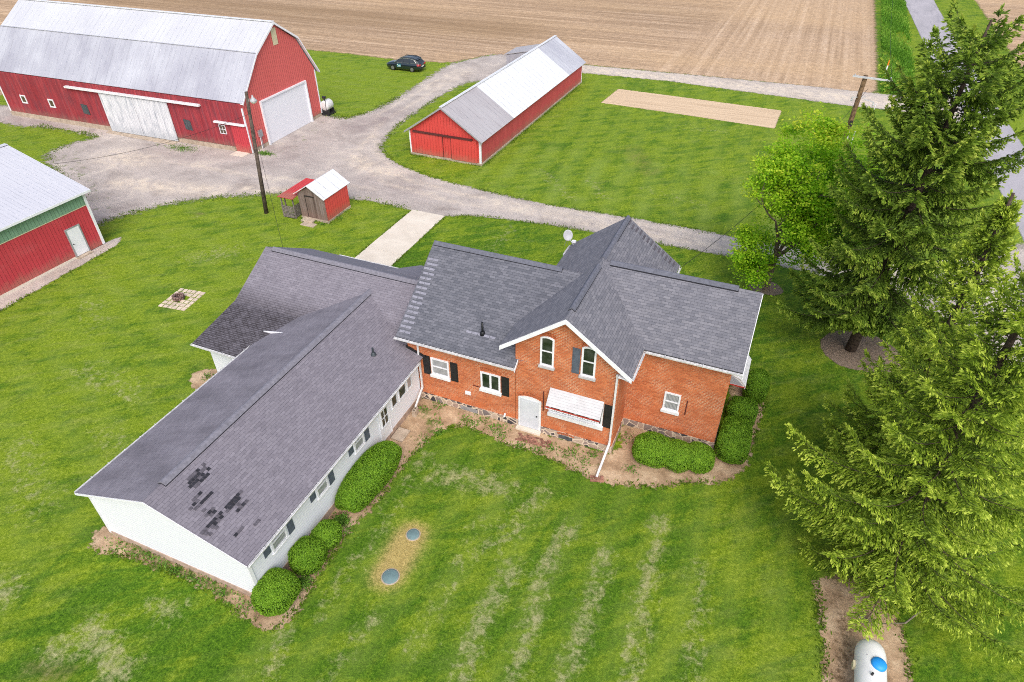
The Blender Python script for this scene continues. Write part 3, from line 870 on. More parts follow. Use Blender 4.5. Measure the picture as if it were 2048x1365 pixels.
def window(par, o, ux, un, w, h, fw=.09, arch=0., style='sash', glass='glass', sill='white_trim', sash_m='white_paint', sillh=.14, sillout=.10):
    """window whose lower left corner of the frame is o; ux along the wall, un out of the wall"""
    o = Vector(o); ux = Vector(ux); un = Vector(un); up = Vector((0, 0, 1))
    P = lambda x, z, n=0.: o + ux * x + up * z + un * n
    def top(x, inset=0.):
        if not arch: return h - inset
        t = (x - w / 2) / (w / 2)
        return h - arch * t * t - inset
    f = MB()
    nseg = 8 if arch else 1
    outer = [(0, 0), (w, 0)] + [(w - w * i / nseg, top(w - w * i / nseg)) for i in range(nseg + 1)]
    wi = w - 2 * fw
    inner = [(fw, fw), (w - fw, fw)] + [(w - fw - wi * i / nseg, top(w - fw - wi * i / nseg, fw)) for i in range(nseg + 1)]
    n = len(outer); d = .05
    for i in range(n):
        j = (i + 1) % n
        f.extr([P(*outer[i]), P(*outer[j]), P(*inner[j]), P(*inner[i])], un * d)
    mid = h * .5
    if style == 'sash':
        f.extr([P(fw, mid - .03), P(w - fw, mid - .03), P(w - fw, mid + .03), P(fw, mid + .03)], un * .04)
    elif style == 'slider':
        f.extr([P(w / 2 - .05, fw), P(w / 2 + .05, fw), P(w / 2 + .05, h - fw), P(w / 2 - .05, h - fw)], un * .042)
    elif style == 'grid':
        f.extr([P(w / 2 - .02, fw), P(w / 2 + .02, fw), P(w / 2 + .02, h - fw), P(w / 2 - .02, h - fw)], un * .03)
        f.extr([P(fw, mid - .02), P(w - fw, mid - .02), P(w - fw, mid + .02), P(fw, mid + .02)], un * .028)
    fr = f.build('window', sash_m, par)
    g = MB().face([P(x, z, .012) for x, z in inner])
    g.build('pane', glass, fr)
    if sill:
        s = MB().extr([P(-.06, -sillh), P(w + .06, -sillh), P(w + .06, 0), P(-.06, 0)], un * sillout)
        s.build('sill', sill, fr, bevel=.008)
    return fr


def shutter(par, o, ux, un, w, h, mat='black_shutter'):
    o = Vector(o); ux = Vector(ux); un = Vector(un); up = Vector((0, 0, 1))
    m = MB().extr([o, o + ux * w, o + ux * w + up * h, o + up * h], un * .03)
    for a, b in ((.06, .47), (.53, .94)):
        m.extr([o + ux * .05 + up * h * a + un * .03, o + ux * (w - .05) + up * h * a + un * .03, o + ux * (w - .05) + up * h * b + un * .03, o + ux * .05 + up * h * b + un * .03], un * .012)
    return m.build('shutter', mat, par)


def arch_bricks(par, cx, y, zs, w, rise, n=11, t=.2):
    """soldier course of bricks over an opening in the south wall"""
    m = MB(); hx, hy, hz_ = par.location
    for i in range(n):
        u0 = -1 + 2 * i / n + .02; u1 = -1 + 2 * (i + 1) / n - .02
        q = []
        for u, k in ((u0, 0), (u1, 0), (u1, 1), (u0, 1)):
            q.append((cx - hx + u * w / 2 * (1 + k * .16), y - hy, zs - rise * u * u + k * t))
        m.extr(q, (0, -.012, 0))
    return m.build('brick_arch', 'brick_arch', par)


def tabs(par, name, mat, cells, o, du, dv, w=.3, h=.13):
    """single shingles laid on a roof plane: cells = (u, v) in metres"""
    m = MB(); o = Vector(o); du = Vector(du); dv = Vector(dv); n = du.cross(dv).normalized()
    if n.z < 0: n = -n
    for u, v in cells:
        p = o + du * u + dv * v + n * .006
        m.extr([p, p + du * (w - .012), p + du * (w - .012) + dv * (h - .01), p + dv * (h - .01)], n * .006)
    return m.build(name, mat, par)


def build_house():
    H = thing('farmhouse', 'brick farmhouse with cross gable roof and long low white wing, dark shingles', 'house', (-8, 22, 0))
    off = Vector((8, -22, 0))
    hold = MBoff = None

    class HB(MB):
        def build(s, name, mat, parent=None, smooth=False, bevel=0.):
            s.v = [tuple(Vector(p) + off) for p in s.v]
            return MB.build(s, name, mat, parent or H, smooth, bevel)
    X, Yv, Z = Vector((1, 0, 0)), Vector((0, 1, 0)), Vector((0, 0, 1))
    # ---- brick blocks
    zr, ze = 7.50, 5.30
    xc = -6.74
    m = HB()
    wall_gable(m, 'y', 21.9, 31.25, -9.2, -4.27, ze + .14, 7.4, .44)
    m.build('brick_wall', 'brick')
    m = HB(); wall_gable(m, 'x', xc, .2, 24.03, 29.4, ze, 7.3, .44); m.build('brick_wall', 'brick')
    m = HB(); wall_gable(m, 'x', -15.05, -9.22, 21.9, 30.1, 4.15, 6.85, .44); m.build('brick_wall', 'brick')
    # stone foundation, a little proud of the brick
    m = HB()
    m.box(-15.08, -9.07, 21.86, 30.0, -.2, .438).box(-7.83, -4.24, 21.86, 24.2, -.2, .436).box(-9.03, -7.86, 21.88, 24, -.2, .05).box(-9.0, .23, 24.0, 29.43, -.2, .434).box(-9.15, -4.3, 29.5, 31.28, -.2, .432)
    m.build('stone_foundation', 'stone')
    # ---- roofs
    t = .10
    sl = (zr - 5.22) / 3.05
    m = HB()
    m.slab([(-9.8, 21.5, zr - 3.06 * sl), (xc, 21.5, zr), (xc, 31.55, zr), (-9.8, 31.55, zr - 3.06 * sl)], t)
    m.slab([(xc, 21.5, zr), (-3.68, 21.5, zr - 3.06 * sl), (-3.68, 31.55, zr - 3.06 * sl), (xc, 31.55, zr)], t)
    m.build('roof', 'shingle_slate_pale')
    m = HB()
    ry, rzz = 26.7, 7.47; se = (rzz - 5.2) / (26.7 - 23.66)
    m.slab([(xc, 23.66, 5.2), (.62, 23.66, 5.2), (.62, ry, rzz), (xc, ry, rzz)], t)
    m.slab([(xc, ry, rzz), (.62, ry, rzz), (.62, 29.75, rzz - 3.05 * se), (xc, 29.75, rzz - 3.05 * se)], t)
    m.build('roof', 'shingle_slate_pale')
    m = HB()
    ky, kz = 25.98, 7.0; ks = (kz - 4.04) / (25.98 - 21.53)
    m.slab([(-15.45, 21.53, 4.04), (-9.1, 21.53, 4.04), (-9.1, 21.88, 4.04 + .35 * ks), (-7.2, 21.94, 4.04 + .41 * ks), (-7.2, ky, kz), (-15.45, ky, kz)], t)
    m.slab([(-15.45, ky, kz), (-7.2, ky, kz), (-7.2, 30.4, kz - 4.42 * ks), (-15.45, 30.4, kz - 4.42 * ks)], t)
    m.build('roof', 'shingle_slate')
    # ridge caps
    m = HB(); ridge_cap(m, (xc, 22.25, zr + .03), (xc, 26.15, zr + .03)); ridge_cap(m, (xc, 26.9, zr + .02), (xc, 28.9, zr + .02), .15, .09, .05, .03); ridge_cap(m, (xc, 28.9, zr + .04), (xc, 31.5, zr + .04)); m.build('ridge_cap', 'ridge_shingle')
    m = HB(); ridge_cap(m, (-6.3, ry, rzz + .04), (-.4, ry, rzz + .04)); m.build('ridge_cap', 'ridge_shingle')
    m = HB(); ridge_cap(m, (-15.4, ky, kz + .03), (-8.45, ky, kz + .03)); m.build('ridge_cap', 'ridge_shingle')
    vs = HB(); ridge_shadow_strip(vs, (xc, 22.23, zr), (xc, 26.17, zr), sl); ridge_shadow_strip(vs, (xc, 28.88, zr), (xc, 31.5, zr), sl); ridge_shadow_strip(vs, (-6.3, ry, rzz), (-.38, ry, rzz), se)
    ridge_shadow_strip(vs, (-15.4, ky, kz), (-8.43, ky, kz), ks); vs.build('ridge_shadow_strip', 'shingle_dark')  # dark strips draw the shadow line along the brick house caps
    # lighter patch tabs on the kitchen roof verge and below the vent pipe
    dv = Vector((0, 4.45, 2.96)).normalized(); kl = 5.34
    cells = []
    for r in range(2, 33, 2):
        for c in range(2): cells.append((c * .31 + .05 + (.06 if r % 4 else 0), r * .135))
    tabs(H, 'shingle_patch', 'shingle_light', cells, Vector((-15.45, 21.53, 4.045)) + off, X, dv)
    tabs(H, 'shingle_patch', 'shingle_light', [(3.45 + i * .31, 1.08) for i in range(5)], Vector((-15.45, 21.53, 4.045)) + off, X, dv)
    d2 = Vector((3.06, 0, -3.06 * sl)).normalized()
    cells = [(.06 + .06 * (r % 3), .3 + r * .27) for r in range(13)]
    tabs(H, 'shingle_patch', 'shingle_mid', cells, Vector((-3.68, 31.5, zr - 3.06 * sl + .004)) + off, -Yv, -d2, .5, .13)
    # fascia, rakes, soffits on the front gable
    rk = HB()
    for sx in (-1, 1):
        a = Vector((xc, 21.49, zr - .03)); b = Vector((xc + sx * 3.08, 21.49, zr - 3.08 * sl - .03))
        dn = Vector((0, 0, -.24))
        rk.extr([a, b, b + dn, a + dn], (0, -.035, 0))
        rk.slab([a + Vector((0, .0, -.14)), b + Vector((0, .0, -.14)), b + Vector((0, .42, -.14)), a + Vector((0, .42, -.14))], .02)
    rk.build('rake_trim', 'white_paint')
    for sx in (-1, 1):
        f = HB()
        a = Vector((xc, 31.56, zr - .03)); b = Vector((xc + sx * 3.08, 31.56, zr - 3.08 * sl - .03)); dn = Vector((0, 0, -.2))
        f.extr([a, b, b + dn, a + dn], (0, .03, 0)); f.build('rake_trim', 'white_paint')
    f = HB(); f.extr([(.63, 23.6, 5.1), (.63, ry, rzz - .04), (.63, 29.8, 5.1), (.63, 29.8, 4.92), (.63, ry, rzz - .24), (.63, 23.6, 4.92)], (.03, 0, 0))
    f.build('rake_trim', 'white_paint')
    for bx in ((-15.44, -9.12, 21.56, 21.9, 3.90, 3.93), (-4.26, -3.7, 21.5, 24.0, 5.03, 5.06), (-3.68, .6, 23.7, 24.03, 5.03, 5.06)):
        HB().box(*bx).build('soffit', 'white_trim')
    # gutters: small troughs
    def gutter(a, b, un):
        a, b = Vector(a), Vector(b); un = Vector(un)
        g = HB()
        prof = [(0, 0), (0, -.10), (.075, -.10), (.095, -.01), (.083, -.005), (.066, -.088), (.012, -.088), (.012, 0)]
        g.extr([a + un * x + Z * z for x, z in prof], b - a)
        n = int((b - a).length / .8)
        for i in range(1, n):
            p = a + (b - a) * i / n + Z * .005
            g.bar(p - un * .04, p + un * .12, .02, .012)
        g.build('gutter', 'gutter_white')
    gutter((-15.5, 21.50, 4.02), (-9.08, 21.50, 4.02), (0, -1, 0))
    gutter((-3.55, 23.62, 5.18), (.64, 23.62, 5.18), (0, -1, 0))
    gutter((-3.66, 21.5, 5.17), (-3.66, 23.6, 5.17), (1, 0, 0))
    gutter((-3.66, 29.75, 5.17), (-3.66, 31.5, 5.17), (1, 0, 0))
    gutter((-9.82, 30.4, 5.17), (-9.82, 31.5, 5.17), (-1, 0, 0))
    g = HB().extr([(-9.07, 21.4, 4.02), (-9.07, 21.85, 4.32), (-9.07, 21.85, 4.14), (-9.07, 21.4, 3.86)], (.03, 0, 0)); g.build('rake_trim', 'white_paint')
    # downspouts
    d = HB(); d.bar((-14.55, 21.45, 3.95), (-14.42, 21.84, 3.70), .09, .07); d.bar((-14.42, 21.83, 3.75), (-14.42, 21.83, .75), .09, .07, (0, 1, 0)); d.bar((-14.42, 21.83, .8), (-14.25, 20.72, .42), .09, .07); d.build('downspout', 'gutter_white')
    d = HB(); d.bar((-3.72, 21.42, 5.08), (-4.2, 21.8, 4.86), .09, .07); d.bar((-4.36, 21.83, 4.95), (-4.36, 21.83, .62), .09, .07, (0, 1, 0)); d.bar((-4.12, 21.8, 4.9), (-4.42, 21.83, 4.88), .09, .07); d.bar((-4.36, 21.83, .66), (-4.42, 20.12, .10), .10, .08); d.build('downspout', 'gutter_white')
    # ---- openings on the south front
    S_ = Vector((0, -1, 0)); y = 21.9
    O = lambda x, z, yy=21.9: Vector((x, yy, z)) + off
    window(H, O(-13.78, 1.92), X, S_, 1.0, 1.06, glass='glass_curtain', sillh=.17, sillout=.12)
    shutter(H, O(-14.24, 1.80), X, S_, .40, 1.2); shutter(H, O(-12.70, 1.80), X, S_, .40, 1.2)
    window(H, O(-11.04, 1.90), X, S_, 1.05, 1.06, style='slider', sillh=.17, sillout=.12)
    shutter(H, O(-9.94, 1.78), X, S_, .40, 1.2)
    arch_bricks(H, -10.5, 21.898, 3.08, 1.0, .12, 9)
    # upper arched windows
    for xx, gl in ((-7.98, 'glass'), (-6.04, 'glass')):
        window(H, O(xx, 4.36), X, S_, .66, 1.66, .085, .10, glass=gl, sill='grey_sill', sillh=.13, sillout=.12)
        arch_bricks(H, xx + .33, 21.898, 6.05, .72, .12, 8)
    shutter(H, O(-6.47, 4.36), X, S_, .36, 1.42, 'slate_shutter')
    # entry door
    d = HB()
    xs = [(-9.04 + 1.18 * i / 8) for i in range(9)]
    topz = lambda x: 2.16 - .14 * ((x + 8.45) / .59) ** 2
    d.extr([(xs[0], y, .10)] + [(xs[-1], y, .10)] + [(x, y, topz(x)) for x in xs[::-1]], (0, -.035, 0))
    dr = d.build('door', 'white_trim')
    q = HB().box(-8.93, -7.97, 21.84, 21.864, .14, 1.98)
    for a, b in ((.25, .9), (1.05, 1.85)):
        for c in (-8.84, -8.42): q.box(c, c + .36, 21.833, 21.84, a, b)
    q.build('door_leaf', 'door_paint', dr, bevel=.004)
    HB().lathe([(.0, 0), (.035, .005), (.035, .05), (0, .06)], (-8.06, 21.79, 1.05), 10, axis='Y').build('door_handle', 'dark_metal', dr, True)
    HB().box(-9.1, -7.8, 21.62, 21.85, -.05, .13).build('door_step', 'concrete', dr, bevel=.01)
    arch_bricks(H, -8.45, 21.898, 2.2, 1.26, .15, 14, .19)
    # wide window under an aluminium awning
    w = window(H, O(-7.44, 1.62), X, S_, 2.62, 1.3, .08, style='slider', glass='glass', sillh=.22, sillout=.14)
    HB().box(-6.90, -6.80, 21.85, 21.862, 1.7, 2.8).build('mullion', 'white_paint', w); HB().box(-5.45, -5.35, 21.85, 21.862, 1.7, 2.8).build('mullion', 'white_paint', w)
    sh = shutter(H, O(-4.80, 1.58), X, S_, .40, 1.42)
    a = HB()
    y0, z0, y1, z1 = 21.88, 3.12, 21.30, 2.47
    nst = 7
    for i in range(nst):
        k0, k1 = i / nst, (i + 1) / nst
        p0 = (y0 + (y1 - y0) * k0, z0 + (z1 - z0) * k0 ** 1.15); p1 = (y0 + (y1 - y0) * k1, z0 + (z1 - z0) * k1 ** 1.15)
        a.slab([(-7.43, p0[0], p0[1]), (-4.83, p0[0], p0[1]), (-4.83, p1[0] - .004, p1[1] + .010), (-7.43, p1[0] - .004, p1[1] + .010)], .02)
    for x in (-7.43, -4.85):
        a.extr([(x, y0, z0 - .02), (x, y1, z1 - .03), (x, y1 + .02, z1 - .13), (x, y0, z1 + .2)], (.02, 0, 0))
    aw = a.build('window_awning', 'awning_white')
    HB().box(-7.44, -4.82, 21.265, 21.285, 2.38, 2.445).build('awning_stripe', 'red_stripe', aw)
    sc = HB()
    for i in range(23):
        x = -7.44 + i * .1139
        sc.extr([(x, 21.27, 2.38), (x + .111, 21.27, 2.38), (x + .093, 21.27, 2.31), (x + .018, 21.27, 2.31)], (0, .012, 0))
    sc.build('awning_valance', 'white_paint', aw)
    # right wing window and the awning of its east side
    window(H, O(-2.48, 1.74, 24.03), X, S_, .76, 1.08, .08, glass='glass_curtain', sillh=.17, sillout=.1)
    HB().box(-1.42, -1.375, 23.995, 24.028, 1.72, 2.6).build('shutter_bracket', 'dark_rail')
    HB().box(-7.78, -7.735, 21.865, 21.898, 1.5, 2.75).build('shutter_bracket', 'dark_rail')
    b = HB()
    b.extr([(.2, 26.2, 3.05), (.62, 26.2, 2.9), (.92, 26.2, 2.58), (.92, 26.2, 2.42), (.2, 26.2, 2.42)], (0, .03, 0))
    b.slab([(.2, 26.15, 3.07), (.63, 26.15, 2.92), (.63, 28.4, 2.92), (.2, 28.4, 3.07)], .03)
    b.slab([(.63, 26.15, 2.92), (.95, 26.15, 2.56), (.95, 28.4, 2.56), (.63, 28.4, 2.92)], .03)
    b.box(.93, .96, 26.15, 28.4, 2.38, 2.56)
    e = b.build('porch_awning', 'white_paint')
    HB().extr([(.22, 26.19, 2.95), (.58, 26.19, 2.76), (.84, 26.19, 2.50), (.22, 26.19, 2.50)], (0, -.012, 0)).build('awning_panel', 'awning_panel', e)
    HB().box(.2, .97, 26.155, 26.195, 2.40, 2.46).build('awning_stripe', 'red_stripe', e)
    # small fittings on the front
    HB().box(-11.93, -11.62, 21.80, 21.9, 1.20, 1.40).build('exhaust_vent', 'white_paint', bevel=.02)
    HB().box(-12.25, -11.3, 21.835, 21.855, .06, .30).build('basement_window', 'metal_grey')
    HB().box(-6.9, -6.2, 21.835, 21.855, .06, .26).build('basement_window', 'grey_patch')
    arch_bricks(H, -6.55, 21.86, .33, .8, .06, 9, .12)
    HB().box(-11.5, -11.0, 21.88, 21.895, 1.86, 1.90).build('shutter_bracket', 'dark_rail')
    HB().tube([(-9.75, 21.86, .62), (-9.75, 21.70, .52)], .05, 8).build('hose_spigot', 'white_trim')
    HB().tube([(-11.18, 22.57, 4.62), (-11.18, 22.57, 5.35)], .055, 10).lathe([(.16, 4.66), (.10, 4.82), (.07, 4.84)], (-11.18, 22.57, 0), 12).build('vent_pipe', 'vent_pipe', smooth=True)
    # ---- white addition: the long wing
    E_ = Vector((1, 0, 0)); px = -18.47
    m = HB(); wall_gable(m, 'y', 9.2, 21.82, -22.42, -14.55, 2.95, 4.25, .36); m.build('siding_wall', 'siding')
    HB().box(-22.44, -14.53, 9.17, 21.8, -.2, .358).build('concrete_footing', 'footing_tan')
    m = HB(); m.extr([(-25.6, 19.0, .28), (-25.6, 28.2, .28), (-25.6, 28.2, 3.0), (-25.6, 25.0, 4.8), (-25.6, 21.9, 3.1), (-25.6, 19.0, 2.66)], (10.5, 0, 0)); m.build('siding_wall', 'siding')
    HB().box(-25.55, -15.2, 19.05, 28.1, -.2, .277).build('concrete_footing', 'rough_concrete')
    wz = 4.42; ws = (wz - 2.90) / 4.29
    m = HB(); m.slab([(px, 8.95, wz), (-14.18, 8.95, 2.90), (-14.18, 21.84, 2.90), (-15.09, 21.84, 2.90 + .91 * ws), (-15.09, 24.9, 2.90 + .91 * ws), (px, 24.9, wz)], .1)
    m.build('roof', 'shingle_mauve')
    m = HB(); m.slab([(-22.78, 8.95, wz - 4.31 * ws), (px, 8.95, wz), (px, 24.9, wz), (-22.78, 24.9, wz - 4.31 * ws)], .1)
    m.build('roof', 'shingle_mouldy')
    # garage roof, kinked at the former eave
    x0, x1 = -25.95, -15.12
    gz = 5.0; zk = 3.28; yk = 21.84
    m = HB(); m.slab([(x0, yk, zk), (x1, yk, zk), (x1, 25.0, gz), (x0, 25.0, gz)], .1)
    m.slab([(x0, 18.42, 2.72), (-20.5, 18.42, 2.72), (-20.5, yk, zk), (x0, yk, zk)], .1)
    rg = m.build('roof', 'shingle_garage')
    at = rg.data.attributes.new('moss', 'FLOAT', 'POINT')
    # finer mesh so the mould can fade in up the slope
    bm = bmesh.new(); bm.from_mesh(rg.data)
    bmesh.ops.subdivide_edges(bm, edges=[e for e in bm.edges if e.calc_length() > 1.2], cuts=7, use_grid_fill=True)
    bmesh.ops.triangulate(bm, faces=[f_ for f_ in bm.faces if len(f_.verts) > 4])
    bm.to_mesh(rg.data); bm.free()
    at = rg.data.attributes['moss']
    for i, v in enumerate(rg.data.vertices):
        yy = v.co.y - off.y
        at.data[i].value = max(0., min(1., (22.9 - yy) / 1.3))
    m = HB(); m.slab([(x0, 25.0, gz), (x1, 25.0, gz), (x1, 28.6, gz - 3.6 * .56), (x0, 28.6, gz - 3.6 * .56)], .1)
    m.slab([(-19.2, 26.8, gz - 1.8 * .56 + .02), (-15.3, 26.8, gz - 1.8 * .56 + .02), (-15.3, 29.5, 2.95), (-18.6, 29.5, 2.95), (-19.2, 28.7, 3.05)], .08)
    m.build('roof', 'ridge_mauve')
    m = HB(); ridge_cap(m, (-25.4, 25.0, gz + .04), (-15.5, 25.0, gz + .03), .18, .09, .02, .05); m.build('ridge_cap', 'ridge_mauve')
    m = HB(); ridge_cap(m, (px, 9.85, wz + .03), (px, 24.6, wz + .03), .20, .055, .02, .05); m.build('ridge_cap', 'ridge_mauve')
    vs = HB(); ridge_shadow_strip(vs, (px, 9.83, wz), (px, 24.4, wz), ws, .208); ridge_shadow_strip(vs, (-25.42, 25.0, gz), (-15.5, 25.0, gz), .55, .188); vs.build('ridge_shadow_strip', 'shingle_dark')  # same painted shadow line under the wing and garage caps
    # trim of the addition
    tr = HB()
    for sx, xe in ((-1, -22.78), (1, -14.17)):
        a = Vector((px, 8.945, wz - .03)); b = Vector((xe, 8.945, 2.88)); dn = Vector((0, 0, -.11))
        tr.extr([a, b, b + dn, a + dn], (0, -.025, 0))
        tr.slab([a + Vector((0, 0, -.1)), b + Vector((0, 0, -.1)), b + Vector((0, .27, -.1)), a + Vector((0, .27, -.1))], .02)
    tr.box(-14.58, -14.50, 9.16, 9.30, .28, 2.9)
    tr.box(-22.46, -22.36, 9.15, 9.25, .28, 2.9)
    tr.build('rake_trim', 'white_paint')
    gutter((-14.17, 8.98, 2.88), (-14.17, 21.4, 2.88), (1, 0, 0))
    gutter((-22.79, 8.98, 2.88), (-22.79, 20.5, 2.88), (-1, 0, 0))
    gutter((-26.0, 18.40, 2.70), (-22.9, 18.40, 2.70), (0, -1, 0))
    gutter((-23.9, 28.62, 2.97), (-19.2, 28.62, 2.97), (0, 1, 0))
    HB().box(-26.0, -23, 18.5, 19.0, 2.56, 2.59).build('soffit', 'white_paint')
    HB().extr([(-22.86, 20.35, 2.86), (-22.86, 20.35, 3.06), (-21.7, 20.35, 3.30), (-21.5, 20.35, 3.34)], (0, .03, 0)).build('gable_cheek', 'white_paint')
    HB().box(-26.0, -25.97, 18.45, 25, 2.5, 2.66).build('rake_trim', 'white_paint')
    HB().bar((-15.12, 21.83, 3.3), (-14.06, 21.83, 2.93), .03, .16, (0, 0, 1)).build('flashing', 'tarp_black')
    # vent boot on the wing roof
    HB().tube([(-16.03, 20.35, 3.5), (-16.03, 20.35, 3.98)], .05, 10).lathe([(.15, 3.57), (.09, 3.68), (.06, 3.72)], (-16.03, 20.35, 0), 12).build('vent_pipe', 'flashing')
    # dark replacement shingles near the south end: (down slope, along ridge)
    rr = random.Random(5); dk, md = [], []
    def strip(v, y0, y1, p=.85, dark=.7):
        yy = y0
        while yy < y1:
            if rr.random() < p: (dk if rr.random() < dark else md).append((yy, v))
            yy += .155
    for i, v in enumerate(np.arange(.56, 1.06, .135)): strip(v, 10.25 + .1 * abs(i - 2), 11.35 - .08 * i, .92)
    strip(1.29, 9.9, 10.3, .7, .4); strip(1.43, 9.6, 9.95, .7, .5); strip(1.60, 9.65, 10.6, .9, .6); strip(1.46, 9.55, 9.8)
    strip(1.87, 9.75, 9.9, 1, .2); strip(2.08, 9.65, 10.1, .9, .5); strip(2.21, 9.6, 10.0, .8, .4)
    strip(2.42, 9.05, 11.1, .96, .75); strip(2.55, 9.1, 10.9, .9, .5); strip(2.70, 10.3, 10.7, .8, .4); strip(2.84, 10.4, 10.95, .9, .6)
    strip(2.68, 9.15, 9.5, .7, .2); strip(3.42, 9.6, 9.95, 1, .6); strip(3.71, 10.3, 10.55, 1, .5)
    dsl = Vector((4.42, 0, -1.55)).normalized()
    for cells, mt in ((dk, 'shingle_dark'), (md, 'shingle_mid')):
        tabs(H, 'shingle_patch', mt, [(u - 8.95, v) for u, v in cells], Vector((px, 8.95, wz)) + off, Yv, dsl, .155, .13)
    # windows under the wing's east eave
    OE = lambda yy, z: Vector((-14.55, yy, z)) + off
    for ya, yb in ((10.40, 11.25), (13.25, 13.99), (16.02, 16.75)):
        window(H, OE(ya, 1.55), Yv, E_, yb - ya, 1.0, .07, glass='glass_curtain', sillh=.07, sillout=.07)
        shutter(H, OE(ya - .42, 1.75), Yv, E_, .34, 1.1, 'slate_shutter'); shutter(H, OE(yb + .10, 1.5), Yv, E_, .34, 1.1, 'slate_shutter')
    for ya, yb, gl in ((19.16, 19.66, 'glass'), (19.82, 20.50, 'glass'), (20.62, 21.1, 'glass_curtain')):
        window(H, OE(ya, 1.53), Yv, E_, yb - ya, 1.0, .05, style='none', glass=gl, sillh=.05, sillout=.06)
    HB().box(-14.54, -14.50, 17.98, 18.02, .3, 2.6).box(-14.54, -14.50, 18.86, 18.9, .3, 2.6).box(-14.54, -14.52, 18.02, 18.86, .3, 2.5).build('door', 'white_paint')
    window(H, Vector((-14.52, 18.12, 1.12)) + off, Yv, E_, .64, 1.1, .06, style='grid', glass='glass', sill=None)
    return H


# ------------------------------------------------------------------ farm buildings
def build_barn():
    B = thing('gambrel_barn', 'large red gambrel barn with pale metal roof and white doors', 'barn', (-45.83, 45.54, 0), .0319)
    L, W = 31.55, 11.4
    prof = [(0, .45), (W, .45), (W, 4.8), (9.3, 8.05), (6.3, 10.0), (3.22, 7.95), (.0, 4.5)]
    # south wall of planks, east gable of ribbed metal, the rest planks
    MB().extr([(0, a, b) for a, b in prof], (-L, 0, 0)).build('plank_wall', 'barn_red_planks', B)
    MB().extr([(.0, a + (.003 if a == 0 else 0), b) for a, b in [(0.02, .36), (W - .02, .36), (W - .02, 4.82), (9.3, 8.08), (6.3, 10.03), (3.22, 7.98), (.02, 4.52)]], (.03, 0, 0)).build('metal_gable', 'barn_red_metal', B)
    MB().box(-L + .02, -.02, .04, W - .04, -.3, .448).box(-L - .05, -17.4, -.07, .02, -.3, .46).box(-8.6, -1.9, -.07, .02, -.3, .40).build('foundation', 'rough_concrete', B)
    # roof: two slopes each side
    r = MB(); xe, xw = .3, -32.1
    up = [(-.06, 4.68), (3.17, 8.2), (6.3, 10.2), (9.4, 8.28), (11.85, 4.48)]
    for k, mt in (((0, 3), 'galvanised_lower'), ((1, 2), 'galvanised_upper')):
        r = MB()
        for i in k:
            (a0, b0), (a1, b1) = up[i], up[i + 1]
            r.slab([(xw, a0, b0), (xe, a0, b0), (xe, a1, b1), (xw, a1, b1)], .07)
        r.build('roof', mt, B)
    MB().bar((xw, 6.3, 10.22), (xe, 6.3, 10.22), .34, .05).build('ridge_cap', 'white_steel_roof', B)
    MB().bar((xw, 3.17, 8.22), (xe, 3.17, 8.22), .16, .03).build('roof_flashing', 'galvanised_roof', B)
    t = MB()
    for i in range(4):
        (a0, b0), (a1, b1) = up[i], up[i + 1]
        t.extr([(xe, a0, b0), (xe, a1, b1), (xe, a1, b1 - .2), (xe, a0, b0 - .2)], (.03, 0, 0))
        t.slab([(.03, a0, b0 - .1), (xe, a0, b0 - .1), (xe, a1, b1 - .1), (.03, a1, b1 - .1)], .02)
    t.build('rake_trim', 'white_paint', B)
    for bx in ((-.0, .06, W - .12, W + .03, .3, 4.7), (-.06, .06, -.04, .08, .05, 4.2), (-L - .05, -L + .1, -.04, .05, .3, 4.1)):
        MB().box(*bx).build('corner_trim', 'white_paint', B)
    # overhead door in the east gable
    d = MB().box(.03, .07, 2.55, 9.35, .02, 4.02).build('overhead_door', 'garage_door', B)
    MB().box(.03, .2, 2.38, 2.55, .0, 4.15).box(.03, .2, 9.35, 9.52, .0, 4.15).box(.03, .2, 2.55, 9.35, 4.02, 4.15).build('door_frame', 'white_paint', d)
    MB().box(.03, .06, 5.98, 6.68, 8.2, 9.65).build('gable_vent', 'pale_vent', B)
    # white sliding doors on the south side, hung from a track
    for xa, xb in ((-17.25, -13.05), (-13.0, -8.75)):
        MB().box(xa, xb, -.14, -.06, .1, 3.82).build('sliding_door', 'white_door_planks', B)
    MB().box(-14.0, -12.2, -.151, -.142, 1.0, 1.9).box(-11.9, -11.2, -.152, -.142, 1.3, 2.5).box(-10.4, -9.6, -.150, -.142, .5, 1.2).build('door_patch', 'grey_patch', B) if False else None
    MB().box(-21.5, -4.7, -.30, -.02, 3.92, 4.10).build('door_track', 'white_trim', B)
    MB().box(-3.5, .0, -.26, -.02, 2.60, 2.76).build('door_track', 'white_trim', B)
    MB().box(-1.72, .0, -.10, -.03, .05, 2.58).build('side_door', 'pole_barn_red', B)
    for x in (-29.05, -25.05):
        w = window(B, (x, 0, 1.55), (1, 0, 0), (0, -1, 0), .78, .85, .12, style='none', glass='barn_pane', sill=None)
    window(B, (-3.2, 0, 1.55), (1, 0, 0), (0, -1, 0), .75, .85, .05, style='grid', glass='barn_pane', sill=None)
    for x in (-20.45, -7.35):
        MB().extr([(x, -.03, 1.45), (x + .85, -.03, 1.38), (x + .8, -.03, 2.35), (x - .02, -.03, 2.42)], (0, -.02, 0)).build('hatch', 'grey_patch', B)
    e = MB().box(.03, .22, 1.25, 1.7, 1.15, 1.75).tube([(.12, 1.48, 1.2), (.12, 1.48, .1)], .04, 8).build('electric_box', 'metal_grey', B)
    MB().tube([(.12, 1.35, 1.2), (.12, 1.30, .05)], .03, 6).build('conduit', 'white_paint', e)
    MB().box(-1.8, -.3, -1.0, -.1, -.05, .07).build('door_step', 'concrete', B)
    return B


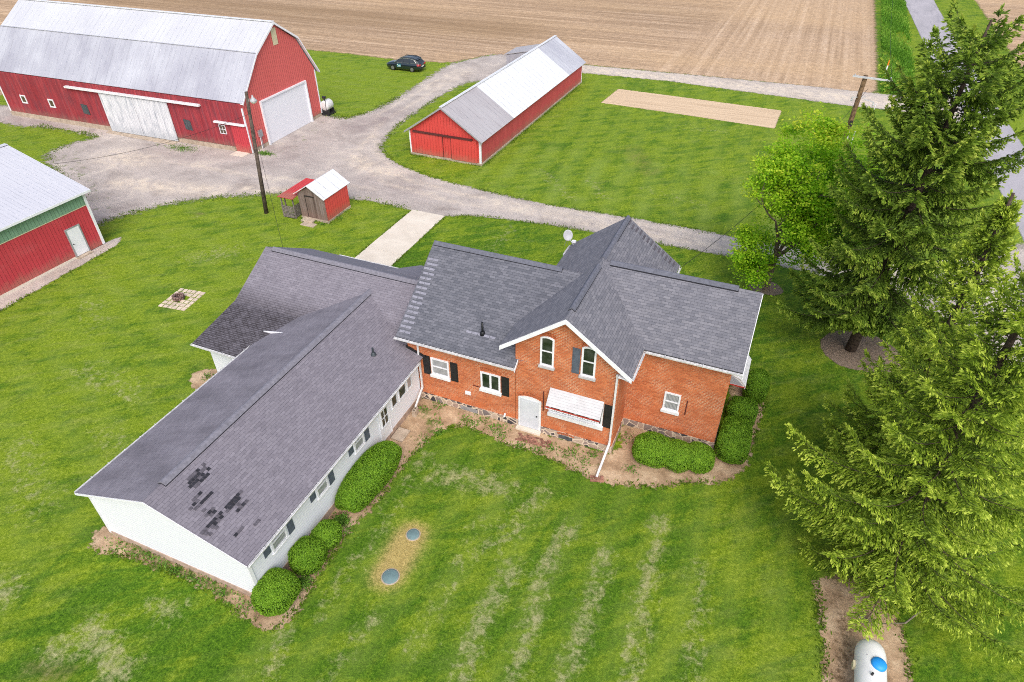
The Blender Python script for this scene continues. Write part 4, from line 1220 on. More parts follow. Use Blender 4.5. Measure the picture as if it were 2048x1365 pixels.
def build_long_shed():
    a = -.01632
    B = thing('machine_shed', 'long low red shed with grey and white metal gable roof', 'shed', (-24.72, 51.01, 0), a)
    W, L = 7.25, 27.3
    pk = -3.62
    MB().extr([(-W, 0, .22), (0, 0, .22), (0, 0, 2.28), (pk, 0, 4.72), (-W, 0, 2.28)], (0, L, 0)).build('wall', 'shed_red_metal', B)
    MB().box(.0, .02, .12, L - .12, .24, 2.4).build('side_cladding', 'shed_side_metal', B)
    MB().box(-W - .05, .07, -.06, L + .05, -.2, .218).build('foundation', 'rough_concrete', B)
    s = (4.86 - 2.28) / 3.95
    for (y0, y1, mt) in ((-.35, 6.6, 'old_steel_roof'), (6.6, 22.0, 'white_steel_roof'), (22.0, L + .5, 'galvanised_roof')):
        m = MB()
        m.slab([(pk, y0, 4.86), (pk + 3.95, y0, 2.28), (pk + 3.95, y1, 2.28), (pk, y1, 4.86)], .06)
        m.slab([(pk, y0, 4.86), (pk - 4.0, y0, 2.25), (pk - 4.0, y1, 2.25), (pk, y1, 4.86)], .06)
        m.build('roof', mt, B)
    MB().bar((pk, -.35, 4.88), (pk, L + .5, 4.88), .3, .04).build('ridge_cap', 'white_steel_roof', B)
    t = MB()
    for bx in ((-.16, .03, -.03, .10, .1, 2.24), (-W - .03, -W + .1, -.03, .06, .1, 2.3), (-.02, .04, L - .1, L + .03, .1, 2.4)):
        MB().box(*bx).build('corner_trim', 'white_paint', B)
    f = MB()
    f.extr([(pk, -.36, 4.84), (pk + 3.95, -.36, 2.26), (pk + 3.95, -.36, 2.12), (pk, -.36, 4.70)], (0, .03, 0))
    f.extr([(pk, -.36, 4.84), (pk - 4.0, -.36, 2.23), (pk - 4.0, -.36, 2.09), (pk, -.36, 4.70)], (0, .03, 0))
    f.build('rake_trim', 'metal_grey', B)
    MB().box(-6.8, -.75, -.16, -.02, 2.2, 2.36).build('door_track', 'dark_rail', B)
    MB().box(-6.95, -3.8, -.07, -.02, .25, 2.2).build('sliding_door', 'shed_red_metal', B)
    MB().box(-2.9, -.35, -.11, -.02, .22, 2.2).build('sliding_door', 'shed_red_metal', B)
    MB().box(-2.94, -2.9, -.12, -.02, .22, 2.2).box(-3.8, -3.77, -.09, -.02, .25, 2.2).build('door_edge', 'dark_rail', B)
    MB().bar((-6.3, -.03, 2.62), (pk - .3, -.03, 4.45), .03, .05).build('conduit', 'shed_red_metal', B)
    # lean-to at the far end
    m = MB().extr([(-9.9, 27.5, 0), (-4.2, 27.5, 0), (-4.2, 27.5, 3.4), (-9.9, 27.5, 2.2)], (0, 3.4, 0))
    x = m.build('annex', 'annex_steel', B)
    MB().slab([(-10.15, 27.42, 2.26), (-4.0, 27.42, 3.55), (-4.0, 31.2, 3.55), (-10.15, 31.2, 2.26)], .05).build('roof', 'old_steel_roof', x)
    return B


def build_pole_barn():
    B = thing('pole_barn', 'red and green metal pole building with pale roof and white walk door', 'shed', (-44.18, 27.56, 0), -.0271)
    L, hw = 26., 7.0
    MB().extr([(0, 0, .05), (-14, 0, .05), (-14, 0, 4.1), (-7, 0, 6.1), (0, 0, 4.1)], (0, -L, 0)).build('wall', 'pole_barn_red', B)
    MB().box(.0, .025, -L, -.06, 3.18, 4.06).build('upper_cladding', 'pole_barn_green', B)
    MB().box(.0, .03, -L, -.06, 3.14, 3.19).build('batten', 'pale_vent', B)
    m = MB()
    m.slab([(-7, .35, 6.28), (.35, .35, 4.2), (.35, -L, 4.2), (-7, -L, 6.28)], .06)
    m.slab([(-7, .35, 6.28), (-14.35, .35, 4.2), (-14.35, -L, 4.2), (-7, -L, 6.28)], .06)
    m.build('roof', 'pole_barn_roof', B)
    MB().bar((-7, .37, 6.3), (-7, -L, 6.3), .4, .04).build('ridge_cap', 'pole_barn_roof', B)
    m = MB().box(-.02, .05, -.13, .05, .05, 4.1).box(.35, .38, -L, .37, 4.05, 4.2)
    m.extr([(-7, .36, 6.26), (.36, .36, 4.18), (.36, .36, 4.0), (-7, .36, 6.08)], (0, .03, 0))
    m.build('corner_trim', 'white_paint', B)
    d = MB().box(.0, .05, -2.2, -1.26, .12, 2.14).build('door', 'white_paint', B, bevel=.004)
    MB().box(.0, .07, -2.29, -2.2, .08, 2.2).box(.0, .07, -1.26, -1.17, .08, 2.2).box(.0, .07, -2.2, -1.26, 2.14, 2.2).build('door_frame', 'metal_grey', d)
    MB().lathe([(0, 0), (.04, .01), (.04, .05), (0, .06)], (.05, -2.1, 1.05), 10, axis='X').build('door_handle', 'dark_metal', d)
    MB().box(0, .35, -2.3, -1.2, -.05, .09).build('door_step', 'rough_concrete', d)
    MB().box(-.02, .02, -L, -2.3, -.02, .16).build('base_board', 'concrete', B)
    return B


def build_shack():
    B = thing('wooden_shack', 'small gabled shed with weathered plank front and red side', 'shed', (-33.3, 36.5, 0), 0)
    W, L = 2.42, 2.95
    c = 1.13
    MB().extr([(0, 0, .2), (W, 0, .2), (W, 0, 2.06), (c, 0, 2.82), (0, 0, 2.12)], (0, L, 0)).build('plank_wall', 'grey_planks', B)
    MB().box(W, W + .025, .02, L, .2, 2.08).build('metal_side', 'shack_red_metal', B)
    MB().box(-.03, W + .05, -.05, L + .03, -.1, .198).build('foundation', 'rough_concrete', B)
    m = MB()
    m.slab([(c, -.2, 2.93), (W + .13, -.2, 2.02), (W + .13, L + .3, 2.02), (c, L + .3, 2.93)], .05)
    m.slab([(c, -.2, 2.93), (-.28, -.2, 2.06), (-.28, L + .3, 2.06), (c, L + .3, 2.93)], .05)
    m.build('roof', 'white_steel_roof', B)
    d = MB().box(.68, 1.42, -.03, -.0, .3, 1.95).build('door', 'grey_planks', B)
    MB().box(.62, 1.48, -.05, -.0, 1.95, 2.03).box(.66, .70, -.045, 0, .3, 1.95).build('door_frame', 'dark_opening', d)
    MB().box(.25, 1.3, -.55, -.06, -.05, .16).box(.55, 1.75, -1.05, -.5, -.05, .07).build('step', 'rough_concrete', B, bevel=.02)
    # lean-to porch with slatted fence on the west side
    p = MB().slab([(-1.55, -.55, 1.78), (-.12, -.55, 1.78), (-.12, 2.5, 2.12), (-1.05, 2.5, 2.12)], .04).build('porch_roof', 'porch_red_metal', B)
    for x, y in ((-1.4, -.35), (-1.28, -.1), (-.35, -.3), (-1.2, 2.3)):
        MB().box(x - .04, x + .04, y - .04, y + .04, -.05, 1.74 + .1 * (y > 1)).build('porch_post', 'grey_wood', B)
    f = MB(); rr = random.Random(2)
    for i in range(8):
        z = .08 + i * .125
        f.box(-1.46, -.42, -.43, -.40, z, z + .085 + rr.uniform(-.01, .01))
        f.box(-.40, -.37, -.40, .9, z, z + .085)
    f.build('slat_fence', 'grey_wood', B)
    return B


# ------------------------------------------------------------------ vehicles, poles, tanks
def build_car():
    C_ = thing('car', 'dark station wagon with teal door sign parked on the grass by the field', 'car', (-46.72, 75.55, 0), .02)
    # nose towards -x.  stations: x, half width, sill z, belt z, hood/deck z
    st = [(-2.42, .62, .42, .58, .62), (-2.36, .78, .30, .70, .76), (-2.1, .88, .24, .80, .88), (-1.5, .91, .22, .90, .97), (-.95, .92, .22, .95, 1.03), (0, .92, .22, .98, 1.02), (1.2, .92, .22, 1.0, 1.04), (1.9, .90, .26, 1.02, 1.06), (2.25, .86, .32, 1.0, 1.05), (2.38, .78, .42, .9, .95)]
    V, F = [], []
    for x, w, zs, zb, zt in st:
        ring = [(-w * .9, zs), (-w, zs + .14), (-w, (zs + zb) / 2), (-w * .985, zb), (-w * .86, zt), (0, zt + .02), (w * .86, zt), (w * .985, zb), (w, (zs + zb) / 2), (w, zs + .14), (w * .9, zs)]
        V += [(x, a, b) for a, b in ring]
    n = 11; m = MB(); m.v = V
    for i in range(len(st) - 1):
        for j in range(n):
            j2 = (j + 1) % n
            F.append((i * n + j, i * n + j2, (i + 1) * n + j2, (i + 1) * n + j))
    F.append(tuple(range(n))); F.append(tuple((len(st) - 1) * n + j for j in range(n - 1, -1, -1)))
    m.f = F
    m.build('body', 'car_paint', C_, True)
    g = MB()
    gs = [(-1.25, .80, .98, 1.0), (-.45, .80, 1.0, 1.46), (.1, .81, 1.0, 1.55), (1.0, .81, 1.02, 1.57), (1.75, .78, 1.03, 1.50), (2.28, .72, 1.02, 1.06)]
    k = 0
    for x, w, z0, z1 in gs:
        g.v += [(x, -w * 1.06, z0), (x, -w * .82, z1), (x, w * .82, z1), (x, w * 1.06, z0)]
    for i in range(len(gs) - 1):
        for j in range(4):
            j2 = (j + 1) % 4
            g.f.append((i * 4 + j, i * 4 + j2, (i + 1) * 4 + j2, (i + 1) * 4 + j))
    g.f += [(3, 2, 1, 0), (20, 21, 22, 23)]
    g.build('windows', 'car_glass', C_)
    r = MB()
    rs = [(-.5, .66, 1.46), (.1, .68, 1.575), (1.0, .68, 1.59), (1.78, .66, 1.52), (1.92, .64, 1.46)]
    for i in range(len(rs) - 1):
        (xa, wa, za), (xb, wb, zb) = rs[i], rs[i + 1]
        r.extr([(xa, -wa, za), (xa, wa, za), (xb, wb, zb), (xb, -wb, zb)], (0, 0, .025))
    r.build('roof', 'car_roof', C_)
    for sy in (-1, 1):
        MB().tube([(-.3, sy * .6, 1.56), (-.1, sy * .6, 1.64), (1.3, sy * .6, 1.66), (1.6, sy * .6, 1.6)], .028, 6).build('roof_rail', 'dark_metal', C_)
        MB().tube([(-1.2, sy * .865, .99), (-.6, sy * .72, 1.40), (0, sy * .69, 1.53), (1.0, sy * .69, 1.55), (1.6, sy * .70, 1.44), (1.95, sy * .80, 1.10)], .018, 6).tube([(-1.2, sy * .875, 1.0), (1.95, sy * .84, 1.06)], .014, 6).build('window_trim', 'chrome', C_)
        MB().bar((.1, sy * .89, 1.0), (.12, sy * .685, 1.52), .09, .03, (0, 1, 0)).bar((1.0, sy * .89, 1.02), (1.02, sy * .685, 1.54), .09, .03, (0, 1, 0)).build('door_pillar', 'car_paint', C_)
        MB().extr([(2.1, sy * .93, .78), (2.36, sy * .80, .80), (2.34, sy * .78, 1.0), (2.05, sy * .90, 1.02)], (0, sy * .012, 0)).box(2.33, 2.41, min(sy * .45, sy * .8), max(sy * .45, sy * .8), .80, .98).build('tail_light', 'tail_red', C_)
        MB().lathe([(0, -.05), (.12, -.04), (.12, .04), (0, .05)], (-2.22, sy * .72, .70), 10, 1.4, .7).build('headlight', 'lamp_glass', C_, True)
        MB().box(-1.0, -.84, min(sy * .93, sy * 1.06), max(sy * .93, sy * 1.06), .98, 1.08).build('mirror', 'car_paint', C_)
        for xw in (-1.42, 1.33):
            w = MB().lathe([(.18, -.11), (.32, -.11), (.34, -.06), (.34, .06), (.32, .11), (.18, .11)], (xw, sy * .83, .34), 20, axis='Y').build('wheel', 'tyre_rubber', C_)
            rim = MB().lathe([(.0, -.012), (.22, -.01), (.22, .01), (0, .012)], (xw, sy * .945, .34), 16, axis='Y')
            rim.build('rim', 'rim_alloy', w)
    MB().box(2.385, 2.40, -.26, .26, .60, .72).build('number_plate', 'lamp_glass', C_)
    MB().box(2.35, 2.44, -.72, .72, .40, .54).build('bumper', 'dark_metal', C_)
    MB().slab([(1.80, -.6, 1.50), (1.80, .6, 1.50), (2.0, .58, 1.45), (2.0, -.58, 1.45)], .03).build('spoiler', 'car_paint', C_)
    d = MB().box(-.78, -.22, -.938, -.924, .52, .86).build('door_decal', 'decal_teal', C_)
    dm = MB().box(-.76, -.62, -.943, -.937, .74, .84)
    for i in range(3): dm.box(-.56 + i * .11, -.49 + i * .11, -.942, -.937, .64, .74)
    dm.box(-.7, -.28, -.942, -.937, .56, .60)
    dm.build('decal_mark', 'decal_white', d)
    return C_


def build_poles():
    P = thing('utility_pole', 'leaning grey wooden yard pole with a lamp near its top', 'utility pole', (-36.5, 36.1, 0))
    MB().tube([(0, 0, -.2), (.35, 0, 3.3), (.98, 0, 9.45)], [.17, .15, .11], 12).build('pole', 'pole_wood', P, True)
    MB().tube([(.86, 0, 8.6), (1.15, -.05, 9.0), (1.45, -.1, 9.05)], .03, 8).build('lamp_arm', 'metal_grey', P)
    l = MB().lathe([(.05, 9.32), (.07, 9.2), (.22, 9.0), (.27, 8.93), (.24, 8.92)], (1.55, -.1, 0), 16).build('lamp', 'dish_grey', P, True)
    MB().lathe([(.22, 8.925), (.20, 8.84), (.08, 8.76), (0.01, 8.75)], (1.55, -.1, 0), 16).build('lamp_bowl', 'lamp_glass', l, True)
    b = Vector((4.4, 60.2, 0))
    Q = thing('utility_pole', 'brown power pole with a pale crossarm rising behind the maple', 'utility pole', b)
    MB().tube([(0, 0, -.2), (.18, 0, 8.5)], [.22, .17], 12).build('pole', 'pole_wood_brown', Q, True)
    MB().bar((-.75, -.2, 8.42), (2.1, -.2, 8.32), .11, .13).build('crossarm', 'crossarm_grey', Q)
    for x in (-.6, 1.95):
        MB().lathe([(.03, 0), (.06, .04), (.04, .1), (.06, .14), (.02, .2)], (x, -.2, 8.40), 10).build('insulator', 'metal_grey', Q)
    for x, z in ((-.32, 6.8), (1.3, 6.6)):
        MB().bar((x, -.15, z), (.6, -.05, z + .1), .05, .05).lathe([(.05, -.28), (.08, -.2), (.05, -.1), (.07, 0)], (x, -.15, z), 8).build('cutout', 'crossarm_grey', Q)
    MB().tube([(.22, -.28, 4.2), (.22, -.28, 3.2)], .05, 8).tube([(.62, -.22, 4.2), (.62, -.22, 3.2)], .05, 8).build('conduit', 'crossarm_grey', Q)
    MB().box(.05, .25, -.35, -.15, 4.6, 5.0).build('bracket', 'dark_metal', Q)

    def wire(pts, label, sag=.5, r=.012):
        a, c = Vector(pts[0]), Vector(pts[1]); n = 14
        q = [a.lerp(c, i / n) - Vector((0, 0, sag * 4 * (i / n) * (1 - i / n))) for i in range(n + 1)]
        o = MB().tube(q, r, 5).build('overhead_wire', 'wire_black')
        tag(o, label, 'wire')
    wire([(-35.6, 36.1, 8.4), (-24.6, 24.9, 5.0)], 'thin cable from the yard pole down to the garage roof end', .5, .010)
    wire([(-35.7, 36.1, 7.6), (-45.7, 47.0, 1.9)], 'thin cable from the yard pole to the electric box of the big barn', .6, .012)
    wire([(-35.7, 36.1, 7.9), (-51, 28.2, 4.6)], 'thin cable from the yard pole to the green and red pole building', .7, .012)
    wire([(-3.55, 31.5, 5.2), (5.0, 60.0, 7.6)], 'service cable from the brick gable to the crossarm pole', 1.2, .014)
    wire([(6.4, 60.0, 8.6), (9.3, 130, 8.8)], 'thin wire running along the field edge from the right crossarm end', 1.6, .012)


def build_tanks():
    T = thing('propane_tank', 'white propane tank with a blue dome lid under the spruce', 'tank', (6.93, 14.6, 0))
    prof = [(.0, 1.52), (.12, 1.51), (.25, 1.46), (.37, 1.36), (.45, 1.22), (.49, 1.05), (.5, .9), (.5, -1.2), (.45, -1.4), (.3, -1.55), (.0, -1.62)]
    MB().lathe(prof, (0, 0, .62), 32, axis='Y').build('shell', 'tank_white', T, True)
    MB().lathe([(.25, 0), (.25, .07), (.21, .13), (.10, .17), (0.005, .18)], (.12, .42, 1.07), 24).build('dome_lid', 'dome_blue', T, True)
    for y in (.8, -1.):
        MB().box(-.38, .38, y - .06, y + .06, -.05, .2).build('foot', 'rough_concrete', T)
    MB().tube([(-.46, .55, .78), (-.25, .68, 1.05), (.0, .62, 1.12), (.12, .5, 1.14)], .012, 6).build('hose', 'dark_metal', T)
    MB().tube([(-.1, -.05, 1.1), (-.1, -.05, 1.22)], .04, 8).build('filler_cap', 'dark_metal', T)
    MB().box(-.57, -.44, .28, .52, .5, .72).build('gauge_box', 'pale_vent', T)
    T = thing('fuel_tank', 'small white tank on a black base beside the barn corner', 'tank', (-45.85, 57.55, 0), .03)
    MB().lathe([(0, -.62), (.35, -.60), (.5, -.5), (.52, -.4), (.52, .4), (.5, .5), (.35, .60), (0, .62)], (0, 0, 1.0), 24, axis='X' if False else 'Y').build('shell', 'tank_grey', T, True)
    MB().box(-.5, .5, -.5, -.35, .0, .62).box(-.5, .5, .35, .5, 0, .62).box(-.52, .52, -.62, .62, .0, .22).build('base', 'dark_metal', T)
    MB().tube([(.0, -.3, 1.5), (.0, -.3, 1.75)], .07, 8).box(-.16, .16, -.42, -.18, 1.72, 1.95).build('pump', 'dark_metal', T)
    MB().tube([(.05, -.3, 1.6), (.25, -.5, 1.5), (.3, -.66, 1.1), (.3, -.66, .6), (.35, -.7, .3)], .025, 6).build('hose', 'dark_metal', T)


def build_small():
    for (x, y, r, lab) in ((-10.68, 14.15, .27, 'smaller teal septic lid with pale rim, farther from the camera'), (-10.52, 12.05, .33, 'larger teal septic lid in the yellow grass, nearer the camera')):
        L = thing('septic_lid', lab, 'septic lid', (x, y, 0), 0, 'septic lids in the lawn')
        MB().lathe([(r, -.1), (r, .045), (r - .03, .06), (.06, .085), (0.005, .09)], (0, 0, 0), 28).build('lid', 'lid_teal', L, True)
        MB().lathe([(r + .05, -.1), (r + .05, .018), (r + .002, .02), (r + .002, -.1)], (0, 0, 0), 28).build('rim', 'rough_concrete', L)
        m = MB()
        for i in range(8):
            t = i * PI / 4; m.lathe([(.012, .05), (.012, .075)], (math.cos(t) * (r - .06), math.sin(t) * (r - .06), 0), 6)
        m.build('bolts', 'metal_grey', L)
    # patio of concrete pavers with a stone fire ring
    P = thing('paver_patio', 'square patch of sand coloured pavers in the west lawn', 'patio', (-33.35, 24.15, 0), .12)
    m = MB(); rr = random.Random(4)
    for i in range(6):
        for j in range(6):
            x = -.98 + i * .335; y = -1.08 + j * .37
            if (i, j) in ((2, 3), (3, 3), (2, 2)): continue
            m.box(x + rr.uniform(-.02, .02), x + .27, y, y + .30 + rr.uniform(-.02, .02), -.03, .035 + rr.uniform(0, .012))
    m.build('paving', 'paver', P, bevel=.01)
    F_ = thing('fire_ring', 'low ring of round red brown stones in the middle of the pavers', 'fire pit', (-33.6, 24.1, 0))
    for k in range(2):
        m = MB()
        for i in range(11):
            t = 2 * PI * (i + .5 * k) / 11; r_ = .09 + .02 * rr.random()
            m.lathe([(.0, -r_), (r_ * .7, -r_ * .7), (r_, 0), (r_ * .75, r_ * .7), (.0, r_)], (math.cos(t) * .29, math.sin(t) * .29, .08 + .15 * k), 8)
        m.build('stone_course', 'stone_ring', F_, True)
    MB().lathe([(.24, 0), (.24, .06), (0.01, .08)], (0, 0, 0), 14).build('ash_bed', 'dark_opening', F_)
    # satellite dish on the north gable's west eave
    D = thing('satellite_dish', 'grey oval satellite dish at the eave of the rear gable', 'satellite dish', (-9.85, 31.2, 5.25))
    m = MB(); prof = [(0.005, 0), (.15, .012), (.3, .05), (.4, .10), (.4, .115), (.3, .065), (.15, .027), (0.005, .015)]
    m.lathe(prof, (0, 0, 0), 28, 1., 1.18)
    o = m.build('reflector', 'dish_grey', D, True)
    o.rotation_euler = (rad(-68), 0, 0); o.location = (-.05, -.1, .72)
    o.rotation_euler = (rad(62), 0, rad(25)); o.scale = (.66, .66, .66)
    MB().tube([(.35, .05, -.02), (.12, .02, .3), (-.02, .05, .62)], .03, 8).build('mast', 'dish_grey', D)
    a = MB().tube([(.0, -.02, .45), (.32, -.38, .5), (.45, -.52, .62)], .022, 6).build('feed_arm', 'white_paint', D)
    MB().box(.36, .56, -.60, -.46, .60, .72).build('receiver', 'white_paint', a)
    MB().tube([(-.1, .05, .55), (-.25, -.05, 0)], .012, 5).tube([(-.05, .1, .55), (-.12, .15, 0)], .012, 5).build('brace', 'metal_grey', D)
    # downspout blocks
    B = MB().box(-.1, .1, -.2, .2, 0, .06).box(-.1, -.05, -.2, .2, .06, .4).box(.05, .1, -.2, .2, .06, .4).box(-.05, .05, -.2, -.15, .06, .4).box(-.05, .05, .15, .2, .06, .4).box(-.05, .05, -.03, .03, .06, .4)
    o = B.build('concrete_block', 'rough_concrete', bevel=.006); o.location = (-14.22, 20.6, 0); o.rotation_euler = (0, 0, .1)
    tag(o, 'grey hollow concrete block under the downspout of the white wing corner', 'concrete block')
    m = MB()
    m.box(-.32, .32, -.22, -.12, 0, .09).box(-.32, .1, .0, .1, 0, .09).box(-.1, .12, -.1, -.0, .0, .05).box(.15, .3, -.08, .14, 0, .07)
    o = m.build('splash_bricks', 'paver_brick', bevel=.008); o.location = (-4.4, 20.12, 0); o.rotation_euler = (0, 0, .3)
    tag(o, 'loose pink bricks under the long front downspout', 'bricks')
    K = thing('marker_post', 'white utility marker post with an orange top in tall grass', 'marker post', (9.3, 95.4, 0))
    MB().box(-.07, .07, -.04, .04, -.1, 1.1).build('post', 'white_paint', K, bevel=.01)
    MB().box(-.075, .075, -.045, .045, 1.1, 1.75).build('marker_top', 'orange_paint', K, bevel=.01)
    o = MB().box(-.03, .03, -.03, .03, -.1, .75).extr([(-.03, -.03, .75), (.03, -.03, .75), (.0, .03, .82)], (0, 0, .01)).build('survey_stake', 'white_paint'); o.location = (7.9, 80.3, 0)
    tag(o, 'short white stake at the edge of the pale farm lane', 'stake')


# ------------------------------------------------------------------ foliage
def unit(a): return a / (np.linalg.norm(a, axis=-1, keepdims=True) + 1e-9)


def blades(P, D, Sd, L, Wd, tint, bend=None):
    """kite shaped leaves: base P, direction D, side Sd"""
    n = len(P); L = L[:, None]; Wd = Wd[:, None]
    a = P; c = P + D * L; mid = P + D * L * .5
    if bend is not None: mid = mid + bend
    V = np.stack([a, mid + Sd * Wd * .5, c, mid - Sd * Wd * .5], 1).reshape(-1, 3)
    F = np.arange(4 * n).reshape(n, 4)
    return V, F, np.repeat(tint, 4)


def foliage(name, parts, mat, parent):
    V = np.concatenate([p[0] for p in parts]); k = 0; F = []
    for p in parts: F.append(p[1] + k); k += len(p[0])
    me = npmesh(name, V, np.concatenate(F), {'tint': np.concatenate([p[2] for p in parts])})
    return link(name, me, mat, parent)


def spruce(base, h, R, seed, label, mat, dens=1., leafsz=1., zlow=1.2, longb=(), tintoff=0., clear=0., ex=.75, gap=1.):
    rg = np.random.default_rng(seed)
    T = thing('spruce_tree', label, 'spruce tree', base, 0, 'spruces along the east side of the lawn')
    lean = rg.normal(0, .01, 2)
    nt = 12
    tp = [(lean[0] * z + .04 * math.sin(z * .7), lean[1] * z + .04 * math.cos(z * .5), z) for z in np.linspace(-.2, h, nt)]
    MB().tube(tp, [.30 * (1 - i / nt) ** .9 + .015 for i in range(nt)], 10).build('trunk', 'spruce_bark', T, True)
    br = MB(); PP, DD, LL, TT = [], [], [], []
    specs = []
    z = zlow
    while z < h - .3:
        t = (z - zlow) / (h - zlow)
        r = R * (1 - t) ** ex * (0.62 + .38 * min(1, t / .10 + .35))
        n = int(rg.integers(6, 9)) if t < .85 else 6
        a0 = rg.uniform(0, 2 * PI)
        for i in range(n):
            specs.append((z + rg.uniform(-.2, .2), a0 + i * 2 * PI / n + rg.normal(0, .18), r * rg.uniform(.68, 1.12), t))
        z += gap * (.47 if t < .6 else .36) * rg.uniform(.8, 1.2)
    specs = [(q[0], q[1], q[2] * .5, q[3]) if q[0] < clear and math.sin(q[1]) < -.3 else q for q in specs]
    for zz, az, r in longb: specs.append((zz, az, r, (zz - zlow) / (h - zlow)))
    up = np.array([0, 0, 1.])
    for zz, az, r, t in specs:
        out = np.array([math.cos(az), math.sin(az), 0]); side = np.array([-math.sin(az), math.cos(az), 0])
        rise = -.32 + .95 * t ** 1.3 + rg.normal(0, .06)
        m = max(6, int(r / .13))
        s = np.linspace(0, 1, m)
        wob = rg.normal(0, .05); btone = rg.normal(0, .07)
        C = np.array([lean[0] * zz, lean[1] * zz, zz]) + out * (s * r)[:, None] + up * (r * (rise * s - .10 * s * (1 - s) * 4 + .20 * s ** 3))[:, None] + side * (wob * r * np.sin(s * 3))[:, None]
        br.tube([tuple(c) for c in C[::max(1, m // 6)]], [(.012 + .018 * r / 4) * (1 - .85 * k / max(1, len(C[::max(1, m // 6)]) - 1)) for k in range(len(C[::max(1, m // 6)]))], 4)
        tang = unit(np.gradient(C, axis=0))
        # needles straight on the leader
        for i in range(m):
            u = s[i]
            if u < .12: continue
            nsec = 2
            for sg in (-1, 1):
                if rg.random() > .93: continue
                l = (.20 + .95 * min(r, 3.2) / 3.2 * (1 - u) ** .75 * min(1., (u - .05) / .25 + .3)) * rg.uniform(.65, 1.15)
                d0 = unit(tang[i] * .62 + side * sg * rg.uniform(.55, .95) + up * rg.uniform(-.28, .05))
                k = max(3, int(l / .085 * dens))
                q = np.linspace(.08, 1, k)
                pts = C[i] + d0 * (q * l)[:, None] - up * (.30 * l * q ** 2)[:, None]
                dd = unit(np.tile(d0, (k, 1)) - up * (.55 * q)[:, None])
                PP.append(pts); DD.append(dd); LL.append(np.full(k, 1.))
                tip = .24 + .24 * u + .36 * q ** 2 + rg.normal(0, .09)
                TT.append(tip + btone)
        k = max(3, int(.5 / .07)); q = np.linspace(0, 1, k)
        PP.append(C[-1] + tang[-1] * (q * .34 - .12)[:, None]); DD.append(np.tile(tang[-1], (k, 1))); LL.append(np.full(k, 1.)); TT.append(.45 + .4 * q + rg.normal(0, .1))
    br.build('branches', 'spruce_bark', T)
    P = np.concatenate(PP); D = np.concatenate(DD); Tn = np.concatenate(TT)
    parts = []
    clump = .5 + .5 * np.sin(P[:, 0] * 2.1 + seed) * np.sin(P[:, 1] * 2.3) * np.sin(P[:, 2] * 1.9)
    for j in range(5):
        rnd = unit(rg.normal(0, 1, P.shape))
        sd = unit(np.cross(D, rnd))
        ang = (.15, .5, .65, .75, .9)[j]
        d = unit(D + sd * (rg.uniform(-ang, ang, len(P)))[:, None] + up * rg.uniform(-.12, .22, len(P))[:, None])
        s2 = unit(np.cross(d, rnd))
        hz = unit(np.cross(d, up) + 1e-3); s2 = unit(hz * .6 + s2 * .8)
        L = rg.uniform(.10, .19, len(P)) * leafsz; Wd = rg.uniform(.04, .07, len(P)) * leafsz
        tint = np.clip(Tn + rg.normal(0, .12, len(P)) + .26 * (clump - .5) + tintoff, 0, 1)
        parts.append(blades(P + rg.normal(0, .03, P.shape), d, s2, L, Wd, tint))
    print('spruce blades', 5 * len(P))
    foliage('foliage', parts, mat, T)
    return T


